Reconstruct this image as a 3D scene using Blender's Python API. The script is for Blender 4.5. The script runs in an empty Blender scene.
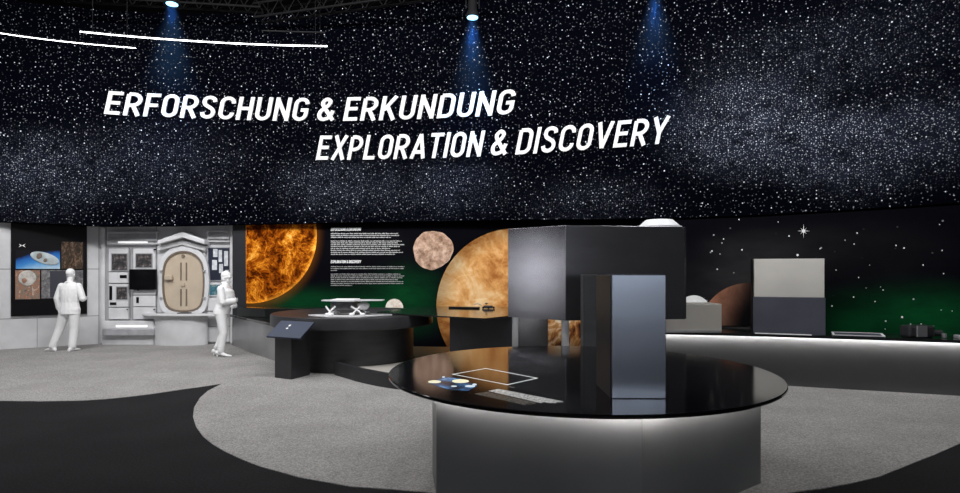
import bpy, bmesh, math, random
import numpy as np
from mathutils import Vector, Matrix

random.seed(7)
rng = random.Random(11)
SC = bpy.context.scene
COL = SC.collection
F, CX, HY, CH = 584.0, 480.0, 272.0, 1.70      # focal length in px, principal column, horizon row, eye height

def WX(px, d): return (px - CX) * d / F
def WZ(py, d): return CH - (py - HY) * d / F
def FD(py, z=0.0): return (CH - z) * F / (py - HY)   # depth of a point at height z seen on row py
def FP(px, py, z=0.0):
    d = FD(py, z)
    return (WX(px, d), d)

# ------------------------------------------------------------------ materials
def new_mat(name):
    m = bpy.data.materials.new(name); m.use_nodes = True
    nt = m.node_tree
    b = nt.nodes.get('Principled BSDF')
    return m, nt, b

def N(nt, typ, **kw):
    n = nt.nodes.new(typ)
    for k, v in kw.items():
        setattr(n, k, v)
    return n

def setin(n, **kw):
    for k, v in kw.items():
        n.inputs[k.replace('_', ' ')].default_value = v

def surf(name, col, rough=0.5, metal=0.0, var=0.12, scale=6.0, bump=0.0, bscale=80.0, spec=0.5, stretch=None):
    """plain surface with a little procedural variation"""
    m, nt, b = new_mat(name)
    tc = N(nt, 'ShaderNodeTexCoord')
    mp = N(nt, 'ShaderNodeMapping')
    if stretch: mp.inputs['Scale'].default_value = stretch
    nt.links.new(tc.outputs['Object'], mp.inputs['Vector'])
    no = N(nt, 'ShaderNodeTexNoise'); setin(no, Scale=scale, Detail=4.0)
    nt.links.new(mp.outputs[0], no.inputs['Vector'])
    rp = N(nt, 'ShaderNodeMapRange')
    setin(rp, From_Min=0.3, From_Max=0.7, To_Min=1 - var, To_Max=1 + var)
    nt.links.new(no.outputs['Fac'], rp.inputs['Value'])
    mx = N(nt, 'ShaderNodeVectorMath', operation='SCALE')
    mx.inputs[0].default_value = col[:3]
    nt.links.new(rp.outputs[0], mx.inputs['Scale'])
    nt.links.new(mx.outputs[0], b.inputs['Base Color'])
    setin(b, Roughness=rough, Metallic=metal)
    b.inputs['Specular IOR Level'].default_value = spec
    if bump:
        n2 = N(nt, 'ShaderNodeTexNoise'); setin(n2, Scale=bscale, Detail=3.0)
        nt.links.new(mp.outputs[0], n2.inputs['Vector'])
        bp = N(nt, 'ShaderNodeBump'); setin(bp, Strength=bump, Distance=0.01)
        nt.links.new(n2.outputs['Fac'], bp.inputs['Height'])
        nt.links.new(bp.outputs[0], b.inputs['Normal'])
    return m

def emit(name, col, power):
    m, nt, b = new_mat(name)
    b.inputs['Base Color'].default_value = (*col, 1)
    b.inputs['Emission Color'].default_value = (*col, 1)
    b.inputs['Emission Strength'].default_value = power
    return m

def math_n(nt, op, a, b=None, clamp=False):
    n = N(nt, 'ShaderNodeMath', operation=op); n.use_clamp = clamp
    for i, v in enumerate((a, b)):
        if v is None: continue
        if hasattr(v, 'is_output') or hasattr(v, 'links'): nt.links.new(v, n.inputs[i])
        else: n.inputs[i].default_value = v
    return n.outputs[0]

def vscale(nt, colour, fac):
    n = N(nt, 'ShaderNodeVectorMath', operation='SCALE')
    if isinstance(colour, (tuple, list)): n.inputs[0].default_value = colour[:3]
    else: nt.links.new(colour, n.inputs[0])
    if isinstance(fac, (int, float)): n.inputs['Scale'].default_value = fac
    else: nt.links.new(fac, n.inputs['Scale'])
    return n.outputs[0]

def vadd(nt, a, b):
    n = N(nt, 'ShaderNodeVectorMath', operation='ADD')
    for i, v in enumerate((a, b)):
        if isinstance(v, (tuple, list)): n.inputs[i].default_value = v[:3]
        else: nt.links.new(v, n.inputs[i])
    return n.outputs[0]

def uvnode(nt, scale=None, loc=None):
    tc = N(nt, 'ShaderNodeTexCoord')
    if scale is None and loc is None: return tc.outputs['UV']
    mp = N(nt, 'ShaderNodeMapping')
    if scale: mp.inputs['Scale'].default_value = scale
    if loc: mp.inputs['Location'].default_value = loc
    nt.links.new(tc.outputs['UV'], mp.inputs['Vector'])
    return mp.outputs[0]

def smooth(nt, v, a, b, lo=0.0, hi=1.0):
    n = N(nt, 'ShaderNodeMapRange', interpolation_type='SMOOTHSTEP')
    setin(n, From_Min=a, From_Max=b, To_Min=lo, To_Max=hi)
    nt.links.new(v, n.inputs['Value'])
    return n.outputs[0]

def star_layer(nt, uv, scale, r0, power, keep, off):
    """voronoi cells in metres -> small round stars with random brightness"""
    mp = N(nt, 'ShaderNodeMapping'); mp.inputs['Location'].default_value = (off, off * 0.37, 0)
    nt.links.new(uv, mp.inputs['Vector'])
    v = N(nt, 'ShaderNodeTexVoronoi', voronoi_dimensions='2D'); setin(v, Scale=scale, Randomness=1.0)
    nt.links.new(mp.outputs[0], v.inputs['Vector'])
    sp = N(nt, 'ShaderNodeSeparateColor'); nt.links.new(v.outputs['Color'], sp.inputs[0])
    mask = smooth(nt, v.outputs['Distance'], r0 * scale, r0 * scale * 0.55)
    br = math_n(nt, 'POWER', sp.outputs[0], power)
    kp = math_n(nt, 'LESS_THAN', sp.outputs[1], keep) if keep < 1 else None
    out = math_n(nt, 'MULTIPLY', mask, br)
    if kp is not None: out = math_n(nt, 'MULTIPLY', out, kp)
    return out

def blobs(nt, uv, lst):
    """sum of soft spots (u, v, ru, rv, strength) in wall metres"""
    tot = None
    for (u, v, ru, rv, s) in lst:
        a = N(nt, 'ShaderNodeVectorMath', operation='SUBTRACT'); nt.links.new(uv, a.inputs[0]); a.inputs[1].default_value = (u, v, 0)
        d = N(nt, 'ShaderNodeVectorMath', operation='DIVIDE'); nt.links.new(a.outputs[0], d.inputs[0]); d.inputs[1].default_value = (ru, rv, 1)
        l = N(nt, 'ShaderNodeVectorMath', operation='LENGTH'); nt.links.new(d.outputs[0], l.inputs[0])
        g = smooth(nt, l.outputs['Value'], 1.0, 0.0, 0.0, s)
        tot = g if tot is None else math_n(nt, 'ADD', tot, g)
    return tot

# ------------------------------------------------------------------ mesh builder
class MB:
    def __init__(s): s.v = []; s.f = []; s.uv = {}
    def add(s, verts, faces):
        o = len(s.v); s.v += [tuple(map(float, p)) for p in verts]
        s.f += [tuple(i + o for i in f) for f in faces]
        return o
    def box(s, x0, x1, y0, y1, z0, z1):
        s.add([(x0,y0,z0),(x1,y0,z0),(x1,y1,z0),(x0,y1,z0),(x0,y0,z1),(x1,y0,z1),(x1,y1,z1),(x0,y1,z1)],
              [(0,3,2,1),(4,5,6,7),(0,1,5,4),(1,2,6,5),(2,3,7,6),(3,0,4,7)]); return s
    def obox(s, c, ax, ay, hx, hy, z0, z1):
        """box on a rotated footprint: centre c, unit axes ax, ay"""
        q = [(c[0]+ax[0]*a*hx+ay[0]*b*hy, c[1]+ax[1]*a*hx+ay[1]*b*hy) for a, b in ((-1,-1),(1,-1),(1,1),(-1,1))]
        return s.prism(q, z0, z1)
    def prism(s, poly, z0, z1):
        n = len(poly)
        area = sum(poly[i][0]*poly[(i+1)%n][1]-poly[(i+1)%n][0]*poly[i][1] for i in range(n))
        if area < 0: poly = poly[::-1]
        vs = [(x,y,z0) for x,y in poly] + [(x,y,z1) for x,y in poly]
        fs = [tuple(range(n-1,-1,-1)), tuple(range(n,2*n))] + [(i,(i+1)%n,n+(i+1)%n,n+i) for i in range(n)]
        s.add(vs, fs); return s
    def tube(s, pts, r, seg=10, caps=True):
        pts = [Vector(p) for p in pts]
        rs = r if isinstance(r, (list, tuple)) else [r]*len(pts)
        o = len(s.v); up = None
        for i, p in enumerate(pts):
            t = (pts[min(i+1,len(pts)-1)] - pts[max(i-1,0)]).normalized()
            if up is None:
                up = Vector((0,0,1)) if abs(t.z) < 0.9 else Vector((1,0,0))
            a = t.cross(up).normalized(); b = a.cross(t).normalized(); up = b
            for k in range(seg):
                th = 2*math.pi*k/seg
                q = p + (a*math.cos(th) + b*math.sin(th))*rs[i]
                s.v.append(tuple(q))
        for i in range(len(pts)-1):
            for k in range(seg):
                k2 = (k+1) % seg
                s.f.append((o+i*seg+k, o+(i+1)*seg+k, o+(i+1)*seg+k2, o+i*seg+k2))
        if caps:
            s.f.append(tuple(o+k for k in range(seg)))
            s.f.append(tuple(o+(len(pts)-1)*seg+k for k in range(seg-1,-1,-1)))
        return s
    def lathe(s, prof, cx=0, cy=0, seg=64, cz=0):
        """prof = [(r,z)...] from bottom to top"""
        o = len(s.v); rings = []
        for r, z in prof:
            if r < 1e-6:
                s.v.append((cx, cy, cz+z)); rings.append([len(s.v)-1])
            else:
                st = len(s.v)
                for k in range(seg):
                    th = 2*math.pi*k/seg
                    s.v.append((cx+r*math.cos(th), cy+r*math.sin(th), cz+z))
                rings.append(list(range(st, st+seg)))
        for a, b in zip(rings, rings[1:]):
            for k in range(seg):
                k2 = (k+1) % seg
                if len(a) == 1 and len(b) == 1: continue
                if len(a) == 1: s.f.append((a[0], b[k2], b[k]))
                elif len(b) == 1: s.f.append((a[k], a[k2], b[0]))
                else: s.f.append((a[k], a[k2], b[k2], b[k]))
        if len(rings[0]) > 1: s.f.append(tuple(rings[0][::-1]))
        if len(rings[-1]) > 1: s.f.append(tuple(rings[-1]))
        return s
    def ell(s, c, r, seg=20, rin=12, M=None):
        c = Vector(c); o = len(s.v)
        for i in range(rin+1):
            ph = -math.pi/2 + math.pi*i/rin
            for k in range(seg):
                th = 2*math.pi*k/seg
                p = Vector((r[0]*math.cos(ph)*math.cos(th), r[1]*math.cos(ph)*math.sin(th), r[2]*math.sin(ph)))
                if M is not None: p = M @ p
                s.v.append(tuple(c+p))
        for i in range(rin):
            for k in range(seg):
                k2 = (k+1) % seg
                s.f.append((o+i*seg+k, o+i*seg+k2, o+(i+1)*seg+k2, o+(i+1)*seg+k))
        return s
    def loft(s, rings, seg=20):
        """rings = [(centre, ax vector, ay vector)] elliptical sections"""
        o = len(s.v)
        for c, a, b in rings:
            c, a, b = Vector(c), Vector(a), Vector(b)
            for k in range(seg):
                th = 2*math.pi*k/seg
                s.v.append(tuple(c + a*math.cos(th) + b*math.sin(th)))
        n = len(rings)
        for i in range(n-1):
            for k in range(seg):
                k2 = (k+1) % seg
                s.f.append((o+i*seg+k, o+i*seg+k2, o+(i+1)*seg+k2, o+(i+1)*seg+k))
        s.f.append(tuple(o+k for k in range(seg-1,-1,-1)))
        s.f.append(tuple(o+(n-1)*seg+k for k in range(seg)))
        return s

def wloc(o):
    v = Vector((0,0,0))
    while o is not None:
        v += o.location; o = o.parent
    return v

def obj(name, mb, mat, parent=None, smooth_=False, bevel=0.0, uv=None, origin=None):
    me = bpy.data.meshes.new(name)
    base = wloc(parent) if parent is not None else Vector(origin if origin else (0,0,0))
    me.from_pydata([tuple(Vector(p)-base) for p in mb.v], [], mb.f)
    if uv is not None:
        lay = me.uv_layers.new(name='UVMap')
        for l in me.loops: lay.data[l.index].uv = uv[l.vertex_index]
    me.update()
    o = bpy.data.objects.new(name, me); COL.objects.link(o)
    if parent is not None: o.parent = parent
    else: o.location = base
    if isinstance(mat, (list, tuple)):
        for m in mat: me.materials.append(m)
    elif mat is not None: me.materials.append(mat)
    if uv is None:
        bm = bmesh.new(); bm.from_mesh(me); bmesh.ops.recalc_face_normals(bm, faces=bm.faces); bm.to_mesh(me); bm.free()
    if smooth_:
        for p in me.polygons: p.use_smooth = True
        if smooth_ != 'all':
            md = o.modifiers.new('edge', 'EDGE_SPLIT'); md.split_angle = math.radians(35)
    if bevel:
        md = o.modifiers.new('bevel', 'BEVEL'); md.width = bevel; md.segments = 2; md.limit_method = 'ANGLE'; md.angle_limit = math.radians(40)
        md.harden_normals = False
    return o

def tag(o, label, cat, group=None, kind=None):
    o['label'] = label; o['category'] = cat
    if group: o['group'] = group
    if kind: o['kind'] = kind
    return o

def thing(name, label, cat, loc, group=None):
    o = bpy.data.objects.new(name, None); COL.objects.link(o)
    o.location = loc; o.empty_display_size = 0.1
    return tag(o, label, cat, group)

def struct(o):
    o['kind'] = 'structure'; return o

# ------------------------------------------------------------------ curved walls
class Curve:
    def __init__(s, ctrl):
        P = [np.array((WX(px, d), d)) for px, d in ctrl]
        P = [2*P[0]-P[1]] + P + [2*P[-1]-P[-2]]
        pts = []
        for i in range(1, len(P)-2):
            p0, p1, p2, p3 = P[i-1:i+3]
            for t in np.linspace(0, 1, 40, endpoint=False):
                pts.append(0.5*((2*p1)+(-p0+p2)*t+(2*p0-5*p1+4*p2-p3)*t*t+(-p0+3*p1-3*p2+p3)*t**3))
        pts.append(P[-2])
        s.p = np.array(pts)
        s.u = np.concatenate([[0], np.cumsum(np.linalg.norm(np.diff(s.p, axis=0), axis=1))])
        s.px = CX + F*s.p[:,0]/s.p[:,1]
        tg = np.gradient(s.p, axis=0); tg /= np.linalg.norm(tg, axis=1)[:,None]
        s.n = np.stack([tg[:,1], -tg[:,0]], 1)      # towards the visitor
    def u_px(s, px): return float(np.interp(px, s.px, s.u))
    def px_u(s, u): return float(np.interp(u, s.u, s.px))
    def at(s, u, off=0.0):
        x = np.interp(u, s.u, s.p[:,0]) + off*np.interp(u, s.u, s.n[:,0])
        y = np.interp(u, s.u, s.p[:,1]) + off*np.interp(u, s.u, s.n[:,1])
        return float(x), float(y)
    def d_px(s, px): return s.at(s.u_px(px))[1]
    def uz(s, px, py):
        u = s.u_px(px); return u, WZ(py, s.at(u)[1])
    def wall(s, u0, u1, zb, zt, thick=0.08, step=0.15):
        """solid curved wall; zb, zt numbers or functions of u. Returns MB and uv list"""
        n = max(2, int((u1-u0)/step)); mb = MB(); uv = []
        fb = zb if callable(zb) else (lambda u: zb); ft = zt if callable(zt) else (lambda u: zt)
        for i in range(n+1):
            u = u0+(u1-u0)*i/n; f = s.at(u); b = s.at(u, -thick)
            for (q, z) in ((f, fb(u)), (f, ft(u)), (b, ft(u)), (b, fb(u))):
                mb.v.append((q[0], q[1], z)); uv.append((u, z))
        for i in range(n):
            o = i*4
            mb.f += [(o, o+4, o+5, o+1), (o+1, o+5, o+6, o+2), (o+2, o+6, o+7, o+3), (o+3, o+7, o+4, o)]
        mb.f += [(0,1,2,3), (n*4+3, n*4+2, n*4+1, n*4)]
        return mb, uv

def decal(curve, cx, cy, r, outline=None, clip=None, bottom=None, off=0.012, rings=14, seg=72, thick=0.006):
    """round picture applied to a curved wall; its own uv runs -1..1"""
    mb = MB(); uv = []
    def put(px, py):
        if clip: px, py = max(px, clip[0]), max(py, clip[1])
        if bottom: py = min(py, bottom)
        u, z = curve.uz(px, py); q = curve.at(u, off)
        mb.v.append((q[0], q[1], z)); uv.append(((px-cx)/r, -(py-cy)/r))
    put(cx, cy)
    for i in range(1, rings+1):
        for k in range(seg):
            th = 2*math.pi*k/seg
            rr = r*i/rings*(outline(th) if outline else 1.0)
            put(cx+rr*math.cos(th), cy-rr*math.sin(th))
    for k in range(seg):
        k2 = (k+1) % seg
        mb.f.append((0, 1+k, 1+k2))
        for i in range(rings-1):
            a = 1+i*seg; b = a+seg
            mb.f.append((a+k, b+k, b+k2, a+k2))
    return mb, uv

STAR = Curve([(-330,10.2),(-150,11.6),(0,12.6),(105,13.15),(180,13.3),(250,13.3),(330,13.1),(430,12.75),(510,12.35),(600,12.05),(690,11.7),(800,10.9),(880,10.1),(960,9.3),(1080,8.1),(1250,6.8)])
BACK = Curve([(246,13.5),(330,13.3),(430,12.95),(510,12.6),(600,12.3),(690,12.0)])
RIGHT = Curve([(640,10.0),(690,9.7),(725,9.45),(800,9.0),(880,8.6),(960,8.2),(1080,7.6),(1200,7.0)])

# ------------------------------------------------------------------ palette
M = {}
M['white_wall'] = surf('white_panel', (0.60,0.60,0.615), 0.45, 0, 0.10, 2.5)
M['white_part'] = surf('white_part', (0.68,0.68,0.70), 0.4, 0, 0.08, 5)
M['grey_part'] = surf('grey_part', (0.36,0.36,0.38), 0.45, 0, 0.15, 6)
M['seam'] = surf('dark_seam', (0.12,0.12,0.13), 0.6, 0, 0.1)
M['black'] = surf('black_screen', (0.003,0.003,0.004), 0.4, 0, 0.1, spec=0.15)
M['slate'] = surf('slate_panel', (0.020,0.021,0.025), 0.5, 0, 0.15, 3, spec=0.3)
M['beige'] = surf('beige_hatch', (0.52,0.43,0.33), 0.45, 0, 0.08, 3)
M['beige_dark'] = surf('beige_recess', (0.17,0.13,0.10), 0.5, 0, 0.1)
M['figure'] = surf('white_plaster', (0.86,0.86,0.87), 0.65, 0, 0.03, 8, 0.15, 30)
M['mdark'] = surf('dark_metal', (0.055,0.055,0.058), 0.38, 0.35, 0.18, 3, stretch=(0.6,0.6,4))
M['mdark2'] = surf('dark_lacquer', (0.030,0.030,0.033), 0.4, 0, 0.2, 3, spec=0.3)
M['kiosk'] = surf('charcoal_plastic', (0.022,0.022,0.025), 0.45, 0, 0.15, 8)
M['gunmetal'] = surf('gunmetal_sheet', (0.25,0.25,0.27), 0.20, 0.9, 0.10, 2.0, stretch=(1,1,3))
M['bluesteel'] = surf('blue_grey_steel', (0.33,0.365,0.43), 0.25, 0.95, 0.08, 2.0, stretch=(1,1,3))
M['steel'] = surf('pale_steel', (0.55,0.55,0.56), 0.35, 0.8, 0.08, 4)
M['champagne'] = surf('champagne_metal', (0.62,0.585,0.53), 0.34, 0.5, 0.06, 2.0)
M['slateblue'] = surf('slate_blue_panel', (0.055,0.057,0.078), 0.45, 0, 0.1, 3)
M['counter_front'] = surf('dark_grey_coated_board', (0.070,0.070,0.072), 0.5, 0, 0.08, 2)
M['pedestal'] = surf('grey_coated_board', (0.16,0.16,0.163), 0.5, 0, 0.08, 2)
M['counter_grey'] = surf('grey_counter_front', (0.40,0.40,0.41), 0.28, 0.8, 0.08, 2)
M['gloss'] = surf('black_gloss_top', (0.004,0.004,0.005), 0.10, 0, 0.2, 3, spec=0.6)
M['glass_dark'] = surf('dark_glass_top', (0.012,0.014,0.014), 0.10, 0, 0.2, 3, spec=0.6)
M['print_white'] = surf('white_print', (0.88,0.88,0.88), 0.6, 0, 0.02)
M['print_soft'] = surf('soft_white_print', (0.62,0.62,0.62), 0.6, 0, 0.02)
M['print_grey'] = surf('grey_print', (0.42,0.42,0.42), 0.6, 0, 0.05)
M['screen_white'] = emit('screen_white', (0.85,0.85,0.83), 0.45)
M['screen_dim'] = emit('screen_dim', (0.20,0.18,0.15), 0.25)
M['screen_cream'] = emit('screen_cream', (0.90,0.84,0.58), 0.5)
M['screen_pale'] = emit('screen_pale', (0.7,0.82,0.9), 0.45)
M['print_dim'] = surf('dim_print', (0.10,0.09,0.07), 0.6, 0, 0.05)
M['kerbtop'] = surf('pale_platform_top', (0.50,0.47,0.43), 0.5, 0, 0.06, 3)
M['truss'] = surf('dark_truss_paint', (0.008,0.008,0.009), 0.7, 0, 0.15, spec=0.2)
M['ceiling'] = surf('black_ceiling', (0.0015,0.0015,0.0017), 1.0, 0, 0.15, spec=0.0)
M['hem'] = surf('black_hem', (0.001,0.001,0.001), 1.0, 0, 0.1, spec=0.0)
M['led'] = emit('led_strip', (1.0,0.97,0.93), 80.0)
M['led_counter'] = emit('counter_led_strip', (1.0,0.98,0.95), 110.0)
M['tube'] = emit('light_tube', (1.0,1.0,1.0), 6.0)
M['lander_grey'] = surf('lander_body_grey', (0.10,0.10,0.105), 0.45, 0.2, 0.3, 12)
M['lens'] = emit('lamp_lens', (0.30,0.70,1.0), 2.6)
M['lightbar'] = emit('rack_light', (1.0,1.0,1.0), 0.55)
M['carpet_dark'] = surf('dark_carpet', (0.028,0.028,0.030), 0.95, 0, 0.35, 45, 0.4, 220, spec=0.1)
M['carpet_light'] = surf('light_carpet', (0.31,0.30,0.295), 0.95, 0, 0.22, 38, 0.5, 200, spec=0.1)

def carpet(name, col, fleck):
    m, nt, b = new_mat(name)
    tc = N(nt, 'ShaderNodeTexCoord')
    n1 = N(nt, 'ShaderNodeTexNoise'); setin(n1, Scale=55.0, Detail=5.0, Roughness=0.75); nt.links.new(tc.outputs['Object'], n1.inputs['Vector'])
    n2 = N(nt, 'ShaderNodeTexNoise'); setin(n2, Scale=1.3, Detail=4.0); nt.links.new(tc.outputs['Object'], n2.inputs['Vector'])
    a = smooth(nt, n1.outputs['Fac'], 0.3, 0.7, 1-fleck, 1+fleck)
    c = smooth(nt, n2.outputs['Fac'], 0.3, 0.7, 0.92, 1.08)
    nt.links.new(vscale(nt, col, math_n(nt, 'MULTIPLY', a, c)), b.inputs['Base Color'])
    setin(b, Roughness=1.0); b.inputs['Specular IOR Level'].default_value = 0.05
    bp = N(nt, 'ShaderNodeBump'); setin(bp, Strength=0.5, Distance=0.01); nt.links.new(n1.outputs['Fac'], bp.inputs['Height']); nt.links.new(bp.outputs[0], b.inputs['Normal'])
    return m
M['carpet_dark'] = carpet('dark_carpet', (0.021,0.021,0.0225), 0.35)
M['carpet_light'] = carpet('light_carpet', (0.31,0.30,0.293), 0.42)

# ------------------------------------------------------------------ printed star fields, mural, planets
def star_material():
    m, nt, b = new_mat('star_print')
    uv = uvnode(nt)
    def at(px, py): return STAR.uz(px, py)
    def bl(px, py, rx, ry, s):
        u, z = at(px, py); d = STAR.d_px(px); k = d/F
        return (u, z, rx*k*1.15, ry*k, s)
    cl = blobs(nt, uv, [bl(738,125,85,70,1.0), bl(860,150,85,65,0.85), bl(790,140,90,55,0.5), bl(25,175,85,60,0.65), bl(335,185,80,45,0.5), bl(150,165,120,60,0.25), bl(440,190,90,40,0.4), bl(590,200,90,35,0.25), bl(945,130,60,70,0.4), bl(820,60,150,70,0.3)])
    no = N(nt, 'ShaderNodeTexNoise'); setin(no, Scale=2.2, Detail=9.0, Roughness=0.75); nt.links.new(uv, no.inputs['Vector'])
    cloud = math_n(nt, 'MULTIPLY', cl, smooth(nt, no.outputs['Fac'], 0.26, 0.74))
    l1 = star_layer(nt, uv, 14.0, 0.011, 2.2, 0.8, 3.1)
    l2 = star_layer(nt, uv, 8.0, 0.0125, 2.6, 0.85, 11.7)
    l3 = star_layer(nt, uv, 2.6, 0.0165, 1.6, 0.8, 27.3)
    l4 = star_layer(nt, uv, 26.0, 0.010, 1.5, 0.9, 41.3)
    dens = math_n(nt, 'ADD', math_n(nt, 'MULTIPLY', cl, 0.6), 0.25)
    s = math_n(nt, 'MULTIPLY', l1, dens)
    s = math_n(nt, 'ADD', s, math_n(nt, 'MULTIPLY', l2, 1.0))
    s = math_n(nt, 'ADD', s, math_n(nt, 'MULTIPLY', l3, 1.0))
    s = math_n(nt, 'ADD', s, math_n(nt, 'MULTIPLY', math_n(nt, 'MULTIPLY', l4, cloud), 1.0))
    col = vscale(nt, (0.86,0.90,1.0), s)
    col = vadd(nt, col, vscale(nt, (0.024,0.029,0.047), cloud))
    col = vadd(nt, col, (0.0013,0.0015,0.0034))
    nt.links.new(col, b.inputs['Base Color'])
    setin(b, Roughness=1.0); b.inputs['Specular IOR Level'].default_value = 0.0
    return m

def mural_material(name, curve, greens, greys, stars=True, corona=None):
    m, nt, b = new_mat(name)
    uv = uvnode(nt)
    def bl(px, py, rx, ry, s):
        u, z = curve.uz(px, py); k = curve.d_px(px)/F
        return (u, z, rx*k*1.1, ry*k, s)
    no = N(nt, 'ShaderNodeTexNoise'); setin(no, Scale=1.1, Detail=6.0, Roughness=0.6)
    mp = N(nt, 'ShaderNodeMapping'); mp.inputs['Scale'].default_value = (0.7, 1.8, 1); nt.links.new(uv, mp.inputs['Vector']); nt.links.new(mp.outputs[0], no.inputs['Vector'])
    tex = smooth(nt, no.outputs['Fac'], 0.28, 0.72, 0.35, 1.0)
    g = math_n(nt, 'MULTIPLY', blobs(nt, uv, [bl(*a) for a in greens]), tex)
    w = math_n(nt, 'MULTIPLY', blobs(nt, uv, [bl(*a) for a in greys]), tex)
    col = vadd(nt, vscale(nt, (0.001,0.058,0.013), g), vscale(nt, (0.085,0.082,0.080), w))
    if corona: col = vadd(nt, col, vscale(nt, (0.50,0.16,0.012), blobs(nt, uv, [bl(*corona)])))
    s = star_layer(nt, uv, 2.6, 0.015, 2.5, 0.7, 5.3) if stars else None
    if s is not None: col = vadd(nt, col, vscale(nt, (0.7,0.75,0.75), s))
    col = vadd(nt, col, (0.0035,0.0035,0.0055))
    nt.links.new(col, b.inputs['Base Color'])
    setin(b, Roughness=1.0); b.inputs['Specular IOR Level'].default_value = 0.0
    return m

def ramp(nt, fac, stops):
    r = N(nt, 'ShaderNodeValToRGB'); nt.links.new(fac, r.inputs['Fac'])
    e = r.color_ramp.elements
    while len(e) < len(stops): e.new(0.5)
    for i, (p, c) in enumerate(stops):
        e[i].position = p; e[i].color = (*c, 1)
    return r.outputs['Color']

def planet(name, stops, scale, warp, rim=None, detail=9.0, vein=0.0, fade=None, rough=0.65):
    m, nt, b = new_mat(name)
    uv = uvnode(nt)
    ln = N(nt, 'ShaderNodeVectorMath', operation='LENGTH'); nt.links.new(uv, ln.inputs[0]); r = ln.outputs['Value']
    no = N(nt, 'ShaderNodeTexNoise', noise_dimensions='3D'); setin(no, Scale=scale, Detail=detail, Roughness=rough, Distortion=warp)
    nt.links.new(uv, no.inputs['Vector'])
    f = no.outputs['Fac']
    if vein:
        n2 = N(nt, 'ShaderNodeTexNoise'); setin(n2, Scale=scale*2.2, Detail=6.0, Distortion=warp*2.0); nt.links.new(uv, n2.inputs['Vector'])
        rid = math_n(nt, 'ABSOLUTE', math_n(nt, 'SUBTRACT', n2.outputs['Fac'], 0.5))
        f = math_n(nt, 'ADD', f, math_n(nt, 'MULTIPLY', smooth(nt, rid, 0.09, 0.0), vein))
    col = ramp(nt, f, stops)
    if rim and len(rim) == 3:
        col = vscale(nt, col, smooth(nt, r, rim[0], 1.0, 1.0, rim[2]))
    elif rim:
        col = vadd(nt, col, vscale(nt, rim[1], smooth(nt, r, rim[0], 1.0)))
    if fade:
        # printed disc that melts into the dark background of the picture: (ax, ay, start, end)
        sx = N(nt, 'ShaderNodeSeparateXYZ'); nt.links.new(uv, sx.inputs[0])
        q = math_n(nt, 'ADD', math_n(nt, 'MULTIPLY', sx.outputs[0], fade[0]), math_n(nt, 'MULTIPLY', sx.outputs[1], fade[1]))
        col = vadd(nt, vscale(nt, col, smooth(nt, q, fade[3], fade[2])), fade[4])
    nt.links.new(col, b.inputs['Base Color'])
    setin(b, Roughness=1.0); b.inputs['Specular IOR Level'].default_value = 0.0
    return m

M['stars'] = star_material()
M['mural_back'] = mural_material('space_mural_back', BACK, [(350,315,110,38,1.2),(405,292,50,40,0.9),(290,308,55,30,0.7)], [(380,245,80,40,0.05)], stars=False, corona=(249,235.5,73,80,4.0))
M['mural_right'] = mural_material('space_mural_right', RIGHT, [(905,330,95,62,1.15),(940,312,45,40,0.5),(860,325,70,45,0.45)],
                                  [(738,322,30,16,1.9),(735,290,70,70,0.30),(850,255,110,50,0.10),(770,250,80,40,0.12)])
M['sun'] = planet('sun_print', [(0.36,(0.010,0.002,0.001)),(0.46,(0.09,0.016,0.002)),(0.55,(0.38,0.085,0.005)),(0.63,(0.85,0.30,0.02)),(0.74,(1.0,0.70,0.18))], 2.6, 0.6, rim=(0.94,(0.55,0.22,0.02)), vein=0.07, rough=0.80)
M['venus'] = planet('venus_print', [(0.32,(0.22,0.065,0.015)),(0.43,(0.50,0.19,0.05)),(0.53,(0.78,0.39,0.13)),(0.66,(0.98,0.70,0.38))], 1.7, 0.5, vein=0.04, rough=0.68, rim=(0.72,None,0.50))
M['rock'] = planet('asteroid_print', [(0.32,(0.16,0.085,0.055)),(0.45,(0.42,0.26,0.18)),(0.57,(0.68,0.46,0.34)),(0.70,(0.85,0.66,0.52))], 2.6, 0.3, rough=0.68)
M['mars'] = planet('mars_print', [(0.3,(0.20,0.085,0.05)),(0.5,(0.34,0.15,0.09)),(0.7,(0.45,0.24,0.16))], 2.0, 0.4, fade=(0.9,-0.35,-1.1,-0.15,(0.006,0.006,0.007)))
M['moon'] = planet('moon_print', [(0.3,(0.70,0.70,0.70)),(0.6,(0.86,0.86,0.86)),(0.75,(0.92,0.92,0.92))], 2.0, 0.2)
M['dwarf'] = planet('pale_planet_print', [(0.3,(0.55,0.38,0.28)),(0.44,(0.80,0.70,0.58)),(0.55,(0.92,0.87,0.78)),(0.75,(0.95,0.92,0.88))], 1.6, 0.4)

# ------------------------------------------------------------------ floor, ceiling, walls
fl = MB(); fl.box(-16, 12, -4.2, 14.6, -0.10, 0.0)
struct(obj('floor', fl, M['carpet_dark']))

def light_area(pts):
    mb = MB(); mb.prism(pts, 0.0, 0.006); return mb
edgeB = [(222,384),(208,391),(200,398),(194,408),(193,417),(196,427),(203,437),(213,445),(225,452),(242,460),(260,467),(300,478),(350,487),(420,492)]
pB = [FP(x, y) for x, y in edgeB] + [(0.4,4.32),(1.3,4.26)] + [FP(x, y) for x, y in [(790,493),(822,489),(850,484),(880,477),(907,466),(935,455),(960,444)]] + [(6.2,7.2),(8.5,8.4),(10.5,9.0)]
pA = [FP(x, y) for x, y in [(222,384),(200,387.3),(180,390),(155,393.8),(130,397),(105,399.5),(80,401),(40,401.6),(0,401.2)]] + [(-9.0,7.9),(-14.5,8.6)]
poly = pB + [(10.5,14.3),(-14.5,14.3)] + pA[::-1][:-1]
struct(obj('floor', light_area(poly), M['carpet_light']))

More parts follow.
